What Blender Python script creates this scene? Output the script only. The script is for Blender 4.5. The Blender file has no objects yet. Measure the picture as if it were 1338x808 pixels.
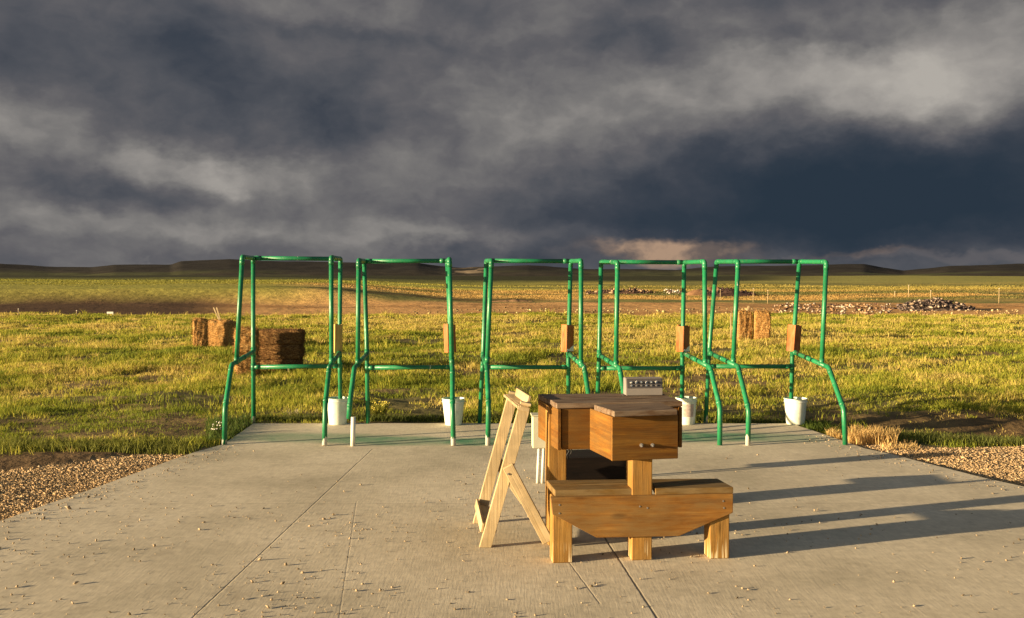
import bpy, bmesh, math, random
import numpy as np
from mathutils import Vector, Matrix
random.seed(7); rng=np.random.default_rng(11)
S=bpy.context.scene; COL=S.collection
R=math.radians
# ------------------------------------------------------------------ survey of the place (camera used as a theodolite)
CX,CY,F,H0,PIT=669.0,404.0,1320.8,1.85,R(-1.8986)
cp,sp=math.cos(PIT),math.sin(PIT)
def ray(px,py):
    a=(px-CX)/F; b=-(py-CY)/F
    return Vector((a, cp-b*sp, sp+b*cp))
def atz(px,py,z=0.0):
    d=ray(px,py); t=(z-H0)/d.z; return Vector((d.x*t,d.y*t,z))
def aty(px,py,y):
    d=ray(px,py); t=y/d.y; return Vector((d.x*t,y,H0+d.z*t))
# ------------------------------------------------------------------ materials
def newmat(name,rough=.8,spec=.3):
    m=bpy.data.materials.new(name); m.use_nodes=True
    b=m.node_tree.nodes['Principled BSDF']; b.inputs['Roughness'].default_value=rough
    b.inputs['Specular IOR Level'].default_value=spec
    return m,m.node_tree,b
class NT:
    def __init__(s,t): s.t=t
    def n(s,ty,**k):
        o=s.t.nodes.new(ty)
        for a,v in k.items(): setattr(o,a,v)
        return o
    def put(s,sock,v):
        if v is None: return
        if isinstance(v,bpy.types.NodeSocket): s.t.links.new(v,sock)
        else: sock.default_value=v
    def m(s,op,a,b=None,c=None,clamp=False):
        o=s.n('ShaderNodeMath',operation=op,use_clamp=clamp)
        s.put(o.inputs[0],a); s.put(o.inputs[1],b); s.put(o.inputs[2],c); return o.outputs[0]
    def v(s,op,a,b=None,sc=None):
        o=s.n('ShaderNodeVectorMath',operation=op); s.put(o.inputs[0],a); s.put(o.inputs[1],b)
        if sc is not None: s.put(o.inputs['Scale'],sc)
        return o.outputs['Value'] if op in('LENGTH','DOT_PRODUCT') else o.outputs[0]
    def noise(s,vec,scale,det=4,rough=.55,dist=0.0,out='Fac'):
        o=s.n('ShaderNodeTexNoise'); s.put(o.inputs['Vector'],vec); o.inputs['Scale'].default_value=scale
        o.inputs['Detail'].default_value=det; o.inputs['Roughness'].default_value=rough; o.inputs['Distortion'].default_value=dist
        return o.outputs[out]
    def ramp(s,f,stops,interp='LINEAR'):
        o=s.n('ShaderNodeValToRGB'); o.color_ramp.interpolation=interp; e=o.color_ramp.elements
        while len(e)<len(stops): e.new(.5)
        for i,(p,c) in enumerate(stops):
            e[i].position=p; e[i].color=(c,c,c,1) if not hasattr(c,'__len__') else (*c,1)
        s.put(o.inputs[0],f); return o.outputs[0]
    def mix(s,f,a,b,bt='MIX'):
        o=s.n('ShaderNodeMix',data_type='RGBA',blend_type=bt); s.put(o.inputs[0],f)
        for i,x in((6,a),(7,b)):
            s.put(o.inputs[i],(*x,1) if isinstance(x,tuple) and len(x)==3 else x)
        return o.outputs[2]
    def bump(s,h,st=.3,dist=.01):
        o=s.n('ShaderNodeBump'); o.inputs['Strength'].default_value=st; o.inputs['Distance'].default_value=dist
        s.put(o.inputs['Height'],h); return o.outputs[0]
    def attr(s,name,out='Vector'):
        o=s.n('ShaderNodeAttribute'); o.attribute_name=name; return o.outputs[out]
    def sep(s,v):
        o=s.n('ShaderNodeSeparateXYZ'); s.put(o.inputs[0],v); return o.outputs
    def comb(s,x,y,z):
        o=s.n('ShaderNodeCombineXYZ'); s.put(o.inputs[0],x);s.put(o.inputs[1],y);s.put(o.inputs[2],z); return o.outputs[0]
    def pos(s): return s.n('ShaderNodeNewGeometry').outputs['Position']
def wood(name,dark,mid,light,weather=None,wamt=0.0,rough=.75,knots=True,splits=False):
    m,t,b=newmat(name,rough,.25); N=NT(t); g=N.attr('gv')
    g1=N.v('MULTIPLY',g,(1.2,16,16)); a=N.noise(g1,1.6,6,.6,.6)
    g2=N.v('MULTIPLY',g,(2.0,90,90)); f=N.noise(g2,1.5,3,.6)
    c=N.ramp(a,[(.3,dark),(.5,mid),(.7,light)])
    c=N.mix(N.m('MULTIPLY',N.ramp(f,[(.35,0.),(.62,1.)]),.35),c,dark)
    if knots:
        vo=N.n('ShaderNodeTexVoronoi'); N.put(vo.inputs['Vector'],N.v('MULTIPLY',g,(2.6,7,7))); vo.inputs['Scale'].default_value=1.0
        k=N.ramp(vo.outputs['Distance'],[(.06,1.),(.17,0.)]); c=N.mix(N.m('MULTIPLY',k,.75),c,tuple(x*.35 for x in dark))
    blot=N.noise(g,3.5,4,.6); c=N.mix(N.m('MULTIPLY',N.ramp(blot,[(.42,0.),(.62,1.)]),.6),c,tuple(x*.5 for x in mid))
    if weather:
        wn=N.noise(N.v('MULTIPLY',g,(2,9,9)),2.2,5,.65); c=N.mix(N.m('MULTIPLY',N.ramp(wn,[(.38,0.),(.6,1.)]),wamt),c,weather)
    if splits:
        z=N.sep(N.pos())[2]; lo=N.ramp(z,[(.0,1.),(.14,0.)])
        sn=N.noise(N.v('MULTIPLY',g,(3.5,60,60)),1.0,2,.5); c=N.mix(N.m('MULTIPLY',N.ramp(sn,[(.56,0.),(.6,1.)]),lo),c,(.62,.5,.3))
    b.inputs['Roughness'].default_value=rough
    N.put(b.inputs['Base Color'],c)
    N.put(b.inputs['Normal'],N.bump(N.m('ADD',a,N.m('MULTIPLY',f,.6)),.5,.006))
    return m
M={}
M['stain']=wood('stained_wood',(.10,.036,.004),(.205,.085,.009),(.29,.135,.018),(.12,.07,.02),.5)
M['post']=wood('post_wood',(.22,.10,.02),(.36,.18,.035),(.44,.25,.06),(.27,.17,.06),.4,splits=True)
M['apron']=wood('apron_wood',(.12,.045,.008),(.245,.11,.02),(.34,.18,.045),(.19,.12,.045),.6)
M['top']=wood('weathered_top_wood',(.07,.036,.018),(.135,.080,.046),(.25,.165,.10),(.24,.19,.14),.55)
M['seat']=wood('seat_wood',(.10,.055,.012),(.19,.105,.025),(.26,.16,.05),(.22,.16,.08),.6)
M['dark']=wood('shaded_seat_wood',(.006,.003,.002),(.010,.005,.003),(.016,.009,.005))  # rear seat wood near black: shade under the table put into the colour
M['pine']=wood('pale_pine',(.40,.29,.15),(.50,.385,.22),(.56,.45,.28),rough=.6)
M['sleeve']=wood('orange_sleeve_wood',(.24,.06,.012),(.40,.12,.022),(.48,.18,.045),(.6,.5,.36),.12)
M['sleevepale']=wood('pale_sleeve_wood',(.45,.26,.07),(.62,.40,.13),(.7,.5,.2))
def paint():
    m,t,b=newmat('green_pipe_paint',.38,.5); N=NT(t); p=N.pos(); z=N.sep(p)[2]
    n=N.noise(p,3.2,5,.6); c=N.ramp(n,[(.35,(.008,.13,.05)),(.6,(.014,.20,.08)),(.75,(.04,.28,.14))])
    w=N.noise(N.v('MULTIPLY',p,(9,9,2.0)),1.0,5,.7)
    oi=N.n('ShaderNodeObjectInfo').outputs['Random']; lo=N.m('MULTIPLY',N.ramp(z,[(.0,1.),(.07,.75),(.16,0.)]),N.m('ADD',.35,N.m('MULTIPLY',oi,.75)))
    th=N.m('ADD',w,N.m('MULTIPLY',lo,.33)); k=N.ramp(th,[(.665,0.),(.69,1.)])
    c=N.mix(k,c,(.6,.58,.52))
    dn=N.noise(p,30,3,.6); c=N.mix(N.m('MULTIPLY',N.ramp(dn,[(.55,0.),(.75,1.)]),.3),c,(.14,.12,.07))
    N.put(b.inputs['Base Color'],c); N.put(b.inputs['Roughness'],N.ramp(dn,[(.3,.3),(.8,.6)])); N.put(b.inputs['Normal'],N.bump(dn,.12,.004)); return m
M['paint']=paint()
def plain(name,c,rough=.5,spec=.4,metal=0.,var=.25,sc=12):
    m,t,b=newmat(name,rough,spec); N=NT(t); n=N.noise(N.pos(),sc,5,.6)
    N.put(b.inputs['Base Color'],N.mix(N.m('MULTIPLY',N.ramp(n,[(.35,0.),(.7,1.)]),var*2),c,tuple(x*.55 for x in c)))
    b.inputs['Metallic'].default_value=metal; N.put(b.inputs['Normal'],N.bump(n,.1,.004)); return m
M['pvc']=plain('bare_white_pipe',(.72,.70,.62),.45,.4,0,.15)
M['black']=plain('black_plastic',(.008,.008,.009),.55,.3)
M['metal']=plain('galvanised_metal',(.22,.21,.20),.6,.5,.3,.2)
M['case']=plain('grey_control_case',(.25,.225,.21),.5,.4,.0,.12)
M['casedark']=plain('dark_control_panel',(.075,.068,.07),.55,.4,.0,.1)
M['chrome']=plain('bright_switch_metal',(.8,.78,.72),.25,.6,.8,.05)
M['cream']=plain('cream_painted_board',(.50,.48,.36),.6,.3,0,.15)
def bucketmat():
    m,t,b=newmat('white_bucket_plastic',.42,.45); N=NT(t); o=N.n('ShaderNodeTexCoord').outputs['Object']; z=N.sep(o)[2]
    n=N.noise(N.pos(),6,4,.6); g=N.m('ADD',N.m('MULTIPLY',N.ramp(n,[(.35,0.),(.62,1.)]),.7),N.ramp(z,[(.30,0.),(.36,.9)]),clamp=True)
    c=N.mix(N.m('MULTIPLY',g,.55),(.80,.80,.72),(.30,.55,.38))
    d=N.noise(N.pos(),22,4,.7); c=N.mix(N.m('MULTIPLY',N.ramp(d,[(.52,0.),(.7,1.)]),.35),c,(.35,.30,.2))
    N.put(b.inputs['Base Color'],c); return m
M['bucket']=bucketmat()
M['label']=plain('faded_bucket_label',(.55,.45,.40),.6,.3,0,.5,40)
def straw():
    m,t,b=newmat('straw',.85,.15); N=NT(t); p=N.pos()
    n=N.noise(N.v('MULTIPLY',p,(26,26,44)),1.0,6,.75); k=N.noise(p,5,3,.6); q=N.noise(p,55,3,.7)
    c=N.ramp(n,[(.3,(.15,.06,.015)),(.46,(.46,.23,.065)),(.66,(.80,.54,.22))])
    c=N.mix(N.m('MULTIPLY',N.ramp(k,[(.45,0.),(.65,1.)]),.3),c,(.22,.10,.03))
    N.put(b.inputs['Base Color'],c); N.put(b.inputs['Normal'],N.bump(N.m('ADD',n,q),1.0,.04)); return m
M['straw']=straw()
def attrmat(name,att,rough=.9,transl=0.,fine=None,bd=.02,bs=.4,spec=.1):
    m,t,b=newmat(name,rough,spec); N=NT(t); c=N.attr(att,'Color')
    if fine:
        n=N.noise(N.pos(),fine,6,.65); c=N.mix(1.0,c,N.ramp(n,[(.3,.62),(.7,1.35)]),'MULTIPLY')
        N.put(b.inputs['Normal'],N.bump(n,bs,bd))
    N.put(b.inputs['Base Color'],c)
    if transl:
        tr=N.n('ShaderNodeBsdfTranslucent'); N.put(tr.inputs['Color'],c); mx=N.n('ShaderNodeMixShader'); mx.inputs[0].default_value=transl
        t.links.new(b.outputs[0],mx.inputs[1]); t.links.new(tr.outputs[0],mx.inputs[2]); t.links.new(mx.outputs[0],t.nodes['Material Output'].inputs[0])
    return m
M['ground']=attrmat('prairie_soil','col',fine=2.2,bd=.12,bs=.6)
M['blade']=attrmat('grass_blades','col',rough=.7,transl=.4,spec=.15)
M['chip']=attrmat('stone_chips','col',rough=.85)
# ------------------------------------------------------------------ object helpers
def tag(o,label=None,cat=None,group=None,kind=None):
    for k,v in(('label',label),('category',cat),('group',group),('kind',kind)):
        if v: o[k]=v
    return o
def empty(name,loc,label,cat,group=None):
    o=bpy.data.objects.new(name,None); o.empty_display_size=.1; COL.objects.link(o); o.location=loc; return tag(o,label,cat,group)
def link(name,me,mat,parent=None,smooth=False):
    o=bpy.data.objects.new(name,me); COL.objects.link(o)
    for mm in (mat if isinstance(mat,(list,tuple)) else [mat]): me.materials.append(mm)
    if parent:
        o.parent=parent; root=parent
        off=Vector(parent.location)
        p=parent.parent
        while p: off+=Vector(p.location); p=p.parent
        me.transform(Matrix.Translation(-off))
    if smooth:
        for p in me.polygons: p.use_smooth=True
    return o
def setorigin(o):   # move a top-level mesh's origin to the centre of its base
    me=o.data; co=np.empty(len(me.vertices)*3); me.vertices.foreach_get('co',co); co=co.reshape(-1,3)
    c=Vector(((co[:,0].min()+co[:,0].max())/2,(co[:,1].min()+co[:,1].max())/2,co[:,2].min()))
    me.transform(Matrix.Translation(-c)); o.location=c; return o
def hexa(bm,C,ax=0,bev=.003):
    """C: 8 corners, order (x0y0z0,x1y0z0,x1y1z0,x0y1z0, then z1). ax = grain axis"""
    C=[Vector(c) for c in C]; b=bmesh.new(); L=b.verts.layers.float_vector.new('gv')
    vs=[b.verts.new(c) for c in C]
    for f in((0,3,2,1),(4,5,6,7),(0,1,5,4),(1,2,6,5),(2,3,7,6),(3,0,4,7)): b.faces.new([vs[i] for i in f])
    if bev: bmesh.ops.bevel(b,geom=b.edges[:],offset=bev,segments=1,affect='EDGES')
    e=[(C[1]-C[0]).normalized(),(C[3]-C[0]).normalized(),(C[4]-C[0]).normalized()]
    o=[e[ax]]+[e[i] for i in range(3) if i!=ax]; off=Vector([random.uniform(0,40) for _ in range(3)])
    for v in b.verts: v[L]=Vector([v.co.dot(q) for q in o])+off
    bmesh.ops.recalc_face_normals(b,faces=b.faces[:])
    me=bpy.data.meshes.new('t'); b.to_mesh(me); b.free(); bm.from_mesh(me); bpy.data.meshes.remove(me)
def newbm():
    b=bmesh.new(); b.verts.layers.float_vector.new('gv'); return b
def box(bm,c,sx,sy,sz,yaw=0,ax=0,bev=.003,rot=None):
    """box with base-centre c"""
    m=rot or Matrix.Rotation(yaw,3,'Z'); c=Vector(c); P=[]
    for z in(0,sz):
        for x,y in((-1,-1),(1,-1),(1,1),(-1,1)): P.append(c+m@Vector((x*sx/2,y*sy/2,z)))
    hexa(bm,P,ax,bev)
def plank(bm,a,b,w,t,wdir,ax=0,bev=.003):
    """board from a to b; w wide along wdir, t thick"""
    a=Vector(a);b=Vector(b);d=(b-a).normalized(); wd=Vector(wdir); wd=(wd-d*wd.dot(d)).normalized(); td=d.cross(wd)
    P=[]
    for s in(-1,1):
        P+= [a-wd*w/2+td*s*t/2, b-wd*w/2+td*s*t/2, b+wd*w/2+td*s*t/2, a+wd*w/2+td*s*t/2]
    hexa(bm,P,0,bev)
def fin(bm,name,mat,parent=None,smooth=False):
    me=bpy.data.meshes.new(name); bm.to_mesh(me); bm.free(); return link(name,me,mat,parent,smooth)
def tube(bm,pts,r,seg=14,cap=True):
    pts=[Vector(p) for p in pts]; rs=r if hasattr(r,'__len__') else [r]*len(pts); L=bm.verts.layers.float_vector.get('gv')
    rings=[]; up=None
    for i,p in enumerate(pts):
        d=(pts[min(i+1,len(pts)-1)]-pts[max(i-1,0)]).normalized()
        if up is None: up=Vector((1,0,0)) if abs(d.z)>.6 else Vector((0,0,1))
        a=(up-d*up.dot(d)).normalized(); b=d.cross(a); up=a
        rings.append([bm.verts.new(p+(a*math.cos(q)+b*math.sin(q))*rs[i]) for q in[2*math.pi*k/seg for k in range(seg)]])
    fs=[]
    for A,B in zip(rings,rings[1:]):
        for k in range(seg): fs.append(bm.faces.new((A[k],A[(k+1)%seg],B[(k+1)%seg],B[k])))
    for f in fs: f.smooth=True
    if cap: bm.faces.new(rings[0][::-1]); bm.faces.new(rings[-1])
def rounded(pts,r=.06,n=5):
    pts=[Vector(p) for p in pts]; out=[pts[0]]
    for a,b,c in zip(pts,pts[1:],pts[2:]):
        u=(a-b);v=(c-b); k=min(r,u.length*.45,v.length*.45); p=b+u.normalized()*k; q=b+v.normalized()*k
        for i in range(n+1):
            t=i/n; out.append(p*(1-t)**2+b*2*t*(1-t)+q*t*t)
    out.append(pts[-1]); return out
def tubeobj(name,pts,r,parent,mat,sleeves=()):
    bm=newbm(); tube(bm,pts,r)
    for a,b,rr in sleeves: tube(bm,[a,b],rr)
    bmesh.ops.recalc_face_normals(bm,faces=bm.faces[:])
    return fin(bm,name,mat,parent)
# numpy noise
def vnoise(x,y,seed=0):
    x=np.asarray(x,float); y=np.asarray(y,float); xi=np.floor(x).astype(np.int64); yi=np.floor(y).astype(np.int64); xf=x-xi; yf=y-yi
    def h(i,j):
        n=(i*374761393+j*668265263+seed*982451653)&0x7fffffff; n=((n^(n>>13))*1274126177)&0x7fffffff; return ((n^(n>>16))&0xffff)/65535.
    u=xf*xf*(3-2*xf); v=yf*yf*(3-2*yf)
    return (h(xi,yi)*(1-u)+h(xi+1,yi)*u)*(1-v)+(h(xi,yi+1)*(1-u)+h(xi+1,yi+1)*u)*v
def fbm(x,y,seed=0,o=4):
    s=0;a=.5;t=0
    for k in range(o): s=s+a*vnoise(x*2**k,y*2**k,seed+k*17); t+=a; a*=.5
    return s/t
def sst(x,a,b):
    t=np.clip((x-a)/(b-a),0,1); return t*t*(3-2*t)
def inpoly(x,y,poly):
    r=np.zeros(np.shape(x),bool); n=len(poly); j=n-1
    for i in range(n):
        xi,yi=poly[i][0],poly[i][1]; xj,yj=poly[j][0],poly[j][1]
        if yi!=yj:
            c=((yi>y)!=(yj>y))&(x<(xj-xi)*(y-yi)/(yj-yi)+xi); r^=c
        j=i
    return r
# ------------------------------------------------------------------ plan outlines on the ground
slab_px=[(-260,790),(-120,722),(12,677),(60,659.5),(113.6,641.5),(165.8,622.5),(215,604.5),(255,590.7),(291,581),(331,553.6),(480,553.2),(700,553.4),(1035,553.6),(1046,557.5),(1075.7,567.3),(1099.6,575.5),(1129.5,586.0),(1167,594),(1202.8,603.5),(1289.7,625.5),(1338,636),(1500,672)]
slab=[atz(x,y) for x,y in slab_px]; slab=[(p.x,p.y) for p in slab]
slab=[(slab[0][0]-2.5,1.2),(slab[0][0]-3,-3)][::-1]+slab+[(slab[-1][0]+1.5,1.5),(slab[-1][0]+2,-3)]
def P2(l,z=-.03): return [(lambda p:(p.x,p.y))(atz(x,y,z)) for x,y in l]
grav_l=P2([(-400,700),(-200,640),(0,617),(61,610),(132,601),(184,594),(233,586.5),(262,588),(291,583),(300,600),(100,700),(-300,900)])
grav_r=P2([(1085,566),(1112,575),(1141,581),(1180,582),(1225,586),(1338,581),(1600,580),(1800,640),(1500,720),(1100,600)])
dark_strip_l=P2([(-400,640),(0,599),(61,596),(132,595),(190,590),(184,597),(132,604),(61,613),(0,621),(-400,690)])  # strip between turf and gravel, coloured darker than both
def HT(x,y):
    x=np.asarray(x,float);y=np.asarray(y,float)
    z=-.05+.10*(fbm(x*.35,y*.35,3)-.5)+.16*(fbm(x*.09,y*.09,9)-.5)*sst(y,12,20)
    z+=.15*(fbm(x*1.1,y*1.0,5,4)-.5)*sst(y,11.5,15)*(1-sst(y,44,50))+.12*(fbm(x*.3,y*.45,6,3)-.5)*sst(y,12,17)
    z-=.24*np.exp(-((x-6.6)/2.2)**2-((y-12.6)/1.0)**2)          # hollow beside the pad
    z-=.10*np.exp(-((x-6.0)/3.0)**2-((y-14.8)/.5)**2)
    z+=.05*sst(-x,2.5,5)*sst(y,9.5,10.5)*(1-sst(y,13,16))        # turf lip on the left
    d=np.maximum(y,1)
    z+=.22*sst(y,49,62)                         # dirt flat below the turf
    bank=sst(-x/d,.02,.22)
    z+=(.9*bank)*sst(y,60,64.5)
    z+=.25*(fbm(x*.05,y*.11,21)-.5)*sst(y,50,60)*1.2
    z+=1.6*(fbm(x*.012,y*.02,31)-.5)*sst(y,90,220)
    z+=5*(fbm(x*.003,y*.005,37)-.5)*sst(y,350,900)
    return z
def near_slab(x,y): return inpoly(x,y,slab)
def mixc(c,a,k): k=k[...,None]; return c*(1-k)+np.array(a)*k
def zone(x,y):
    """base albedo of the land, by place; distant left bands carry painted cloud shadow"""
    d=np.maximum(y,.5); u=x/d
    n1=fbm(x*.25,y*.25,51); n2=fbm(x*.9,y*.9,52); w=fbm(u*9,np.log(d)*5,53)-.5
    c=np.zeros(x.shape+(3,))+np.array((.16,.14,.055))
    c=mixc(c,(.24,.16,.075),sst(n1,.52,.66)*.7); c=mixc(c,(.10,.075,.035),sst(n2,.56,.7)*.5)
    yy=y*(1+.10*w)
    lw=sst(-u,.10,.36)                                            # left side of the view
    dirt=np.zeros_like(c)+np.array((.58,.335,.135))
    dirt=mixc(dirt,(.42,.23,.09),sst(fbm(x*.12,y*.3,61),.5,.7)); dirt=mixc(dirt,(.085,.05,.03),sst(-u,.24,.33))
    k=sst(yy,45.5,47.5); c=c*(1-k[...,None])+dirt*k[...,None]
    f1=np.zeros_like(c)+np.array((.58,.38,.13)); f1=mixc(f1,(.20,.19,.06),sst(fbm(u*5,np.log(d)*9,62),.42,.62)); f1=mixc(f1,(.30,.29,.06),sst(-u,.17,.25)*.9); 
    k=sst(yy,60,64); c=c*(1-k[...,None])+f1*k[...,None]
    c=mixc(c,(.05,.05,.02),.8*np.exp(-((np.log(yy)-5.25)/.10)**2)*(1-sst(u,-.16,-.02))*sst(u,-.5,-.3)); band=np.exp(-((yy-70)/3.2)**2)*sst(u,-.3,-.16)*(1-sst(u,.0,.06)); c=mixc(c,(.08,.06,.02),band*.9)  # the farther dark band is cloud shadow painted into the fields
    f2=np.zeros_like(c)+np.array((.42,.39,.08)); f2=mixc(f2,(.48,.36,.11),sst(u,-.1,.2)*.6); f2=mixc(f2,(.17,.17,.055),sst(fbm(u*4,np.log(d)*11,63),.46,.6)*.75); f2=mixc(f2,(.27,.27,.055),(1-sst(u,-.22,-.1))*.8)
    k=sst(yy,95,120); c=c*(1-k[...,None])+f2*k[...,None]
    f3=np.zeros_like(c)+np.array((.10,.105,.03)); f3=mixc(f3,(.34,.31,.09),sst(u,.1,.3)); f3=mixc(f3,(.05,.055,.02),sst(fbm(u*3,np.log(d)*9,64),.5,.62)*.6*(1-sst(u,.1,.3)))  # left part darkened in colour to stand for cloud shadow
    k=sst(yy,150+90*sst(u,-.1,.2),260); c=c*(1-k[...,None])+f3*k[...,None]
    f4=np.zeros_like(c)+np.array((.04,.042,.018)); f4=mixc(f4,(.30,.28,.08),sst(u,.22,.34))  # dark except at right: cloud shadow put into the albedo
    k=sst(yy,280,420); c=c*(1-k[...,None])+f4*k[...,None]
    f5=np.zeros_like(c)+np.array((.06,.05,.03)); k=sst(yy,1500,2200); c=c*(1-k[...,None])+f5*k[...,None]
    m=inpoly(x,y,dark_strip_l); c[m]=(.13,.085,.045)
    m=inpoly(x,y,grav_l)|inpoly(x,y,grav_r); c[m]=(.36,.245,.13)
    m2=np.exp(-((x-6.4)/2.6)**2-((y-13.0)/1.1)**2); c=mixc(c,(.15,.085,.045),np.clip(m2*1.2,0,.6)*(~m))
    return c
def addcol(me,name,C,dom='POINT'):
    a=me.attributes.new(name,'FLOAT_COLOR',dom); c=np.ones((len(C),4),np.float32); c[:,:3]=C; a.data.foreach_set('color',c.ravel())
def rawmesh(name,V,Fa,k):
    me=bpy.data.meshes.new(name); me.vertices.add(len(V)); me.vertices.foreach_set('co',np.asarray(V,np.float32).ravel())
    nf=len(Fa); me.loops.add(nf*k); me.loops.foreach_set('vertex_index',np.asarray(Fa,np.int32).ravel())
    me.polygons.add(nf); me.polygons.foreach_set('loop_start',np.arange(0,nf*k,k,dtype=np.int32)); me.update(calc_edges=True); return me
# ground sheet
rows=list(np.arange(-40,6,2.0))+list(np.arange(6,20,.16))
yp=H0*F/20
while yp>.5: rows.append(H0*F/yp); yp-=(.9 if yp>60 else .32)
rows+=[6500,9000]
rows=np.array(sorted(set(rows)))
us=np.linspace(-1,1,560); us=np.sign(us)*(.55*np.abs(us)+.65*np.abs(us)**4)
YY,UU=np.meshgrid(rows,us,indexing='ij'); XX=UU*(np.maximum(YY,0)+14)*1.15
ZZ=HT(XX,YY); ins=near_slab(XX,YY); ZZ=np.where(ins,-.14,ZZ)
gm=inpoly(XX,YY,grav_l)|inpoly(XX,YY,grav_r); ZZ=np.where(gm&~ins,np.minimum(ZZ,-.035),ZZ)
nr,nc=XX.shape; idx=np.arange(nr*nc).reshape(nr,nc)
Q=np.stack([idx[:-1,:-1],idx[:-1,1:],idx[1:,1:],idx[1:,:-1]],-1).reshape(-1,4)
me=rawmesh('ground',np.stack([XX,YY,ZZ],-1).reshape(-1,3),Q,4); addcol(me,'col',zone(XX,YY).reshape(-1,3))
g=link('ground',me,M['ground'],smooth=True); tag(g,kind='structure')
# hills
crest=[(-700,350),(-200,349),(0,347),(60,350),(120,350.5),(150,347.5),(224,347),(236,343),(300,341),(360,343.5),(448,344.5),(500,346),(545,346.3),(575,350),(605,352),(640,350.5),(690,348.5),(730,350.5),(770,352.5),(830,353),(880,354),(935,350),(985,349),(1040,348),(1075,347.5),(1128,346.8),(1150,350.5),(1180,354),(1205,351.5),(1240,348),(1338,347),(1500,345),(2000,350)]
hu=np.linspace(-1.1,1.1,900); hp=CX+F*hu; top=np.interp(hp,[c[0] for c in crest],[c[1] for c in crest])
hr=np.linspace(0,1,46); D0,D1=1500.,2700.
HV=[];
for t in hr:
    d=D0+(D1-D0)*t; zt=H0+(360.2-top)/F*D1
    s=sst(np.array(t),0,.8); x=hu*d
    z=-6+(zt+6)*s*(1+.0*hu)+ (1-abs(2*t-1))*14*(fbm(x*.006,np.full_like(x,d*.006),81)-.5)+ t*4*(fbm(x*.02,np.full_like(x,d*.02),82)-.5)*(1-t)
    if t>.8: z=z-(t-.8)*40
    HV.append(np.stack([x,np.full_like(x,d),z],-1))
HV=np.array(HV); nr,nc=HV.shape[:2]; idx=np.arange(nr*nc).reshape(nr,nc); Q=np.stack([idx[:-1,:-1],idx[:-1,1:],idx[1:,1:],idx[1:,:-1]],-1).reshape(-1,4)
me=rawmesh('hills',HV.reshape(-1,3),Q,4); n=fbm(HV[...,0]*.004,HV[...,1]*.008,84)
hc=np.zeros(n.shape+(3,))+np.array((.042,.036,.026)); hc=mixc(hc,(.065,.068,.03),sst(n,.45,.6)); hc=mixc(hc,(.024,.022,.02),sst(HV[...,2],4,16))  # dark tone is cloud shadow over the hills, painted as albedo
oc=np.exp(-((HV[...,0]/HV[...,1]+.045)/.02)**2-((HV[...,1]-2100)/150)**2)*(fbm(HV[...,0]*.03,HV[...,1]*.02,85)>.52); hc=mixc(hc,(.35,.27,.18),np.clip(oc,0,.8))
addcol(me,'col',hc.reshape(-1,3)); tag(link('hills',me,attrmat('cloud_shaded_scrub','col',fine=.02,bd=3,bs=.5),smooth=True),kind='structure')
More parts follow.
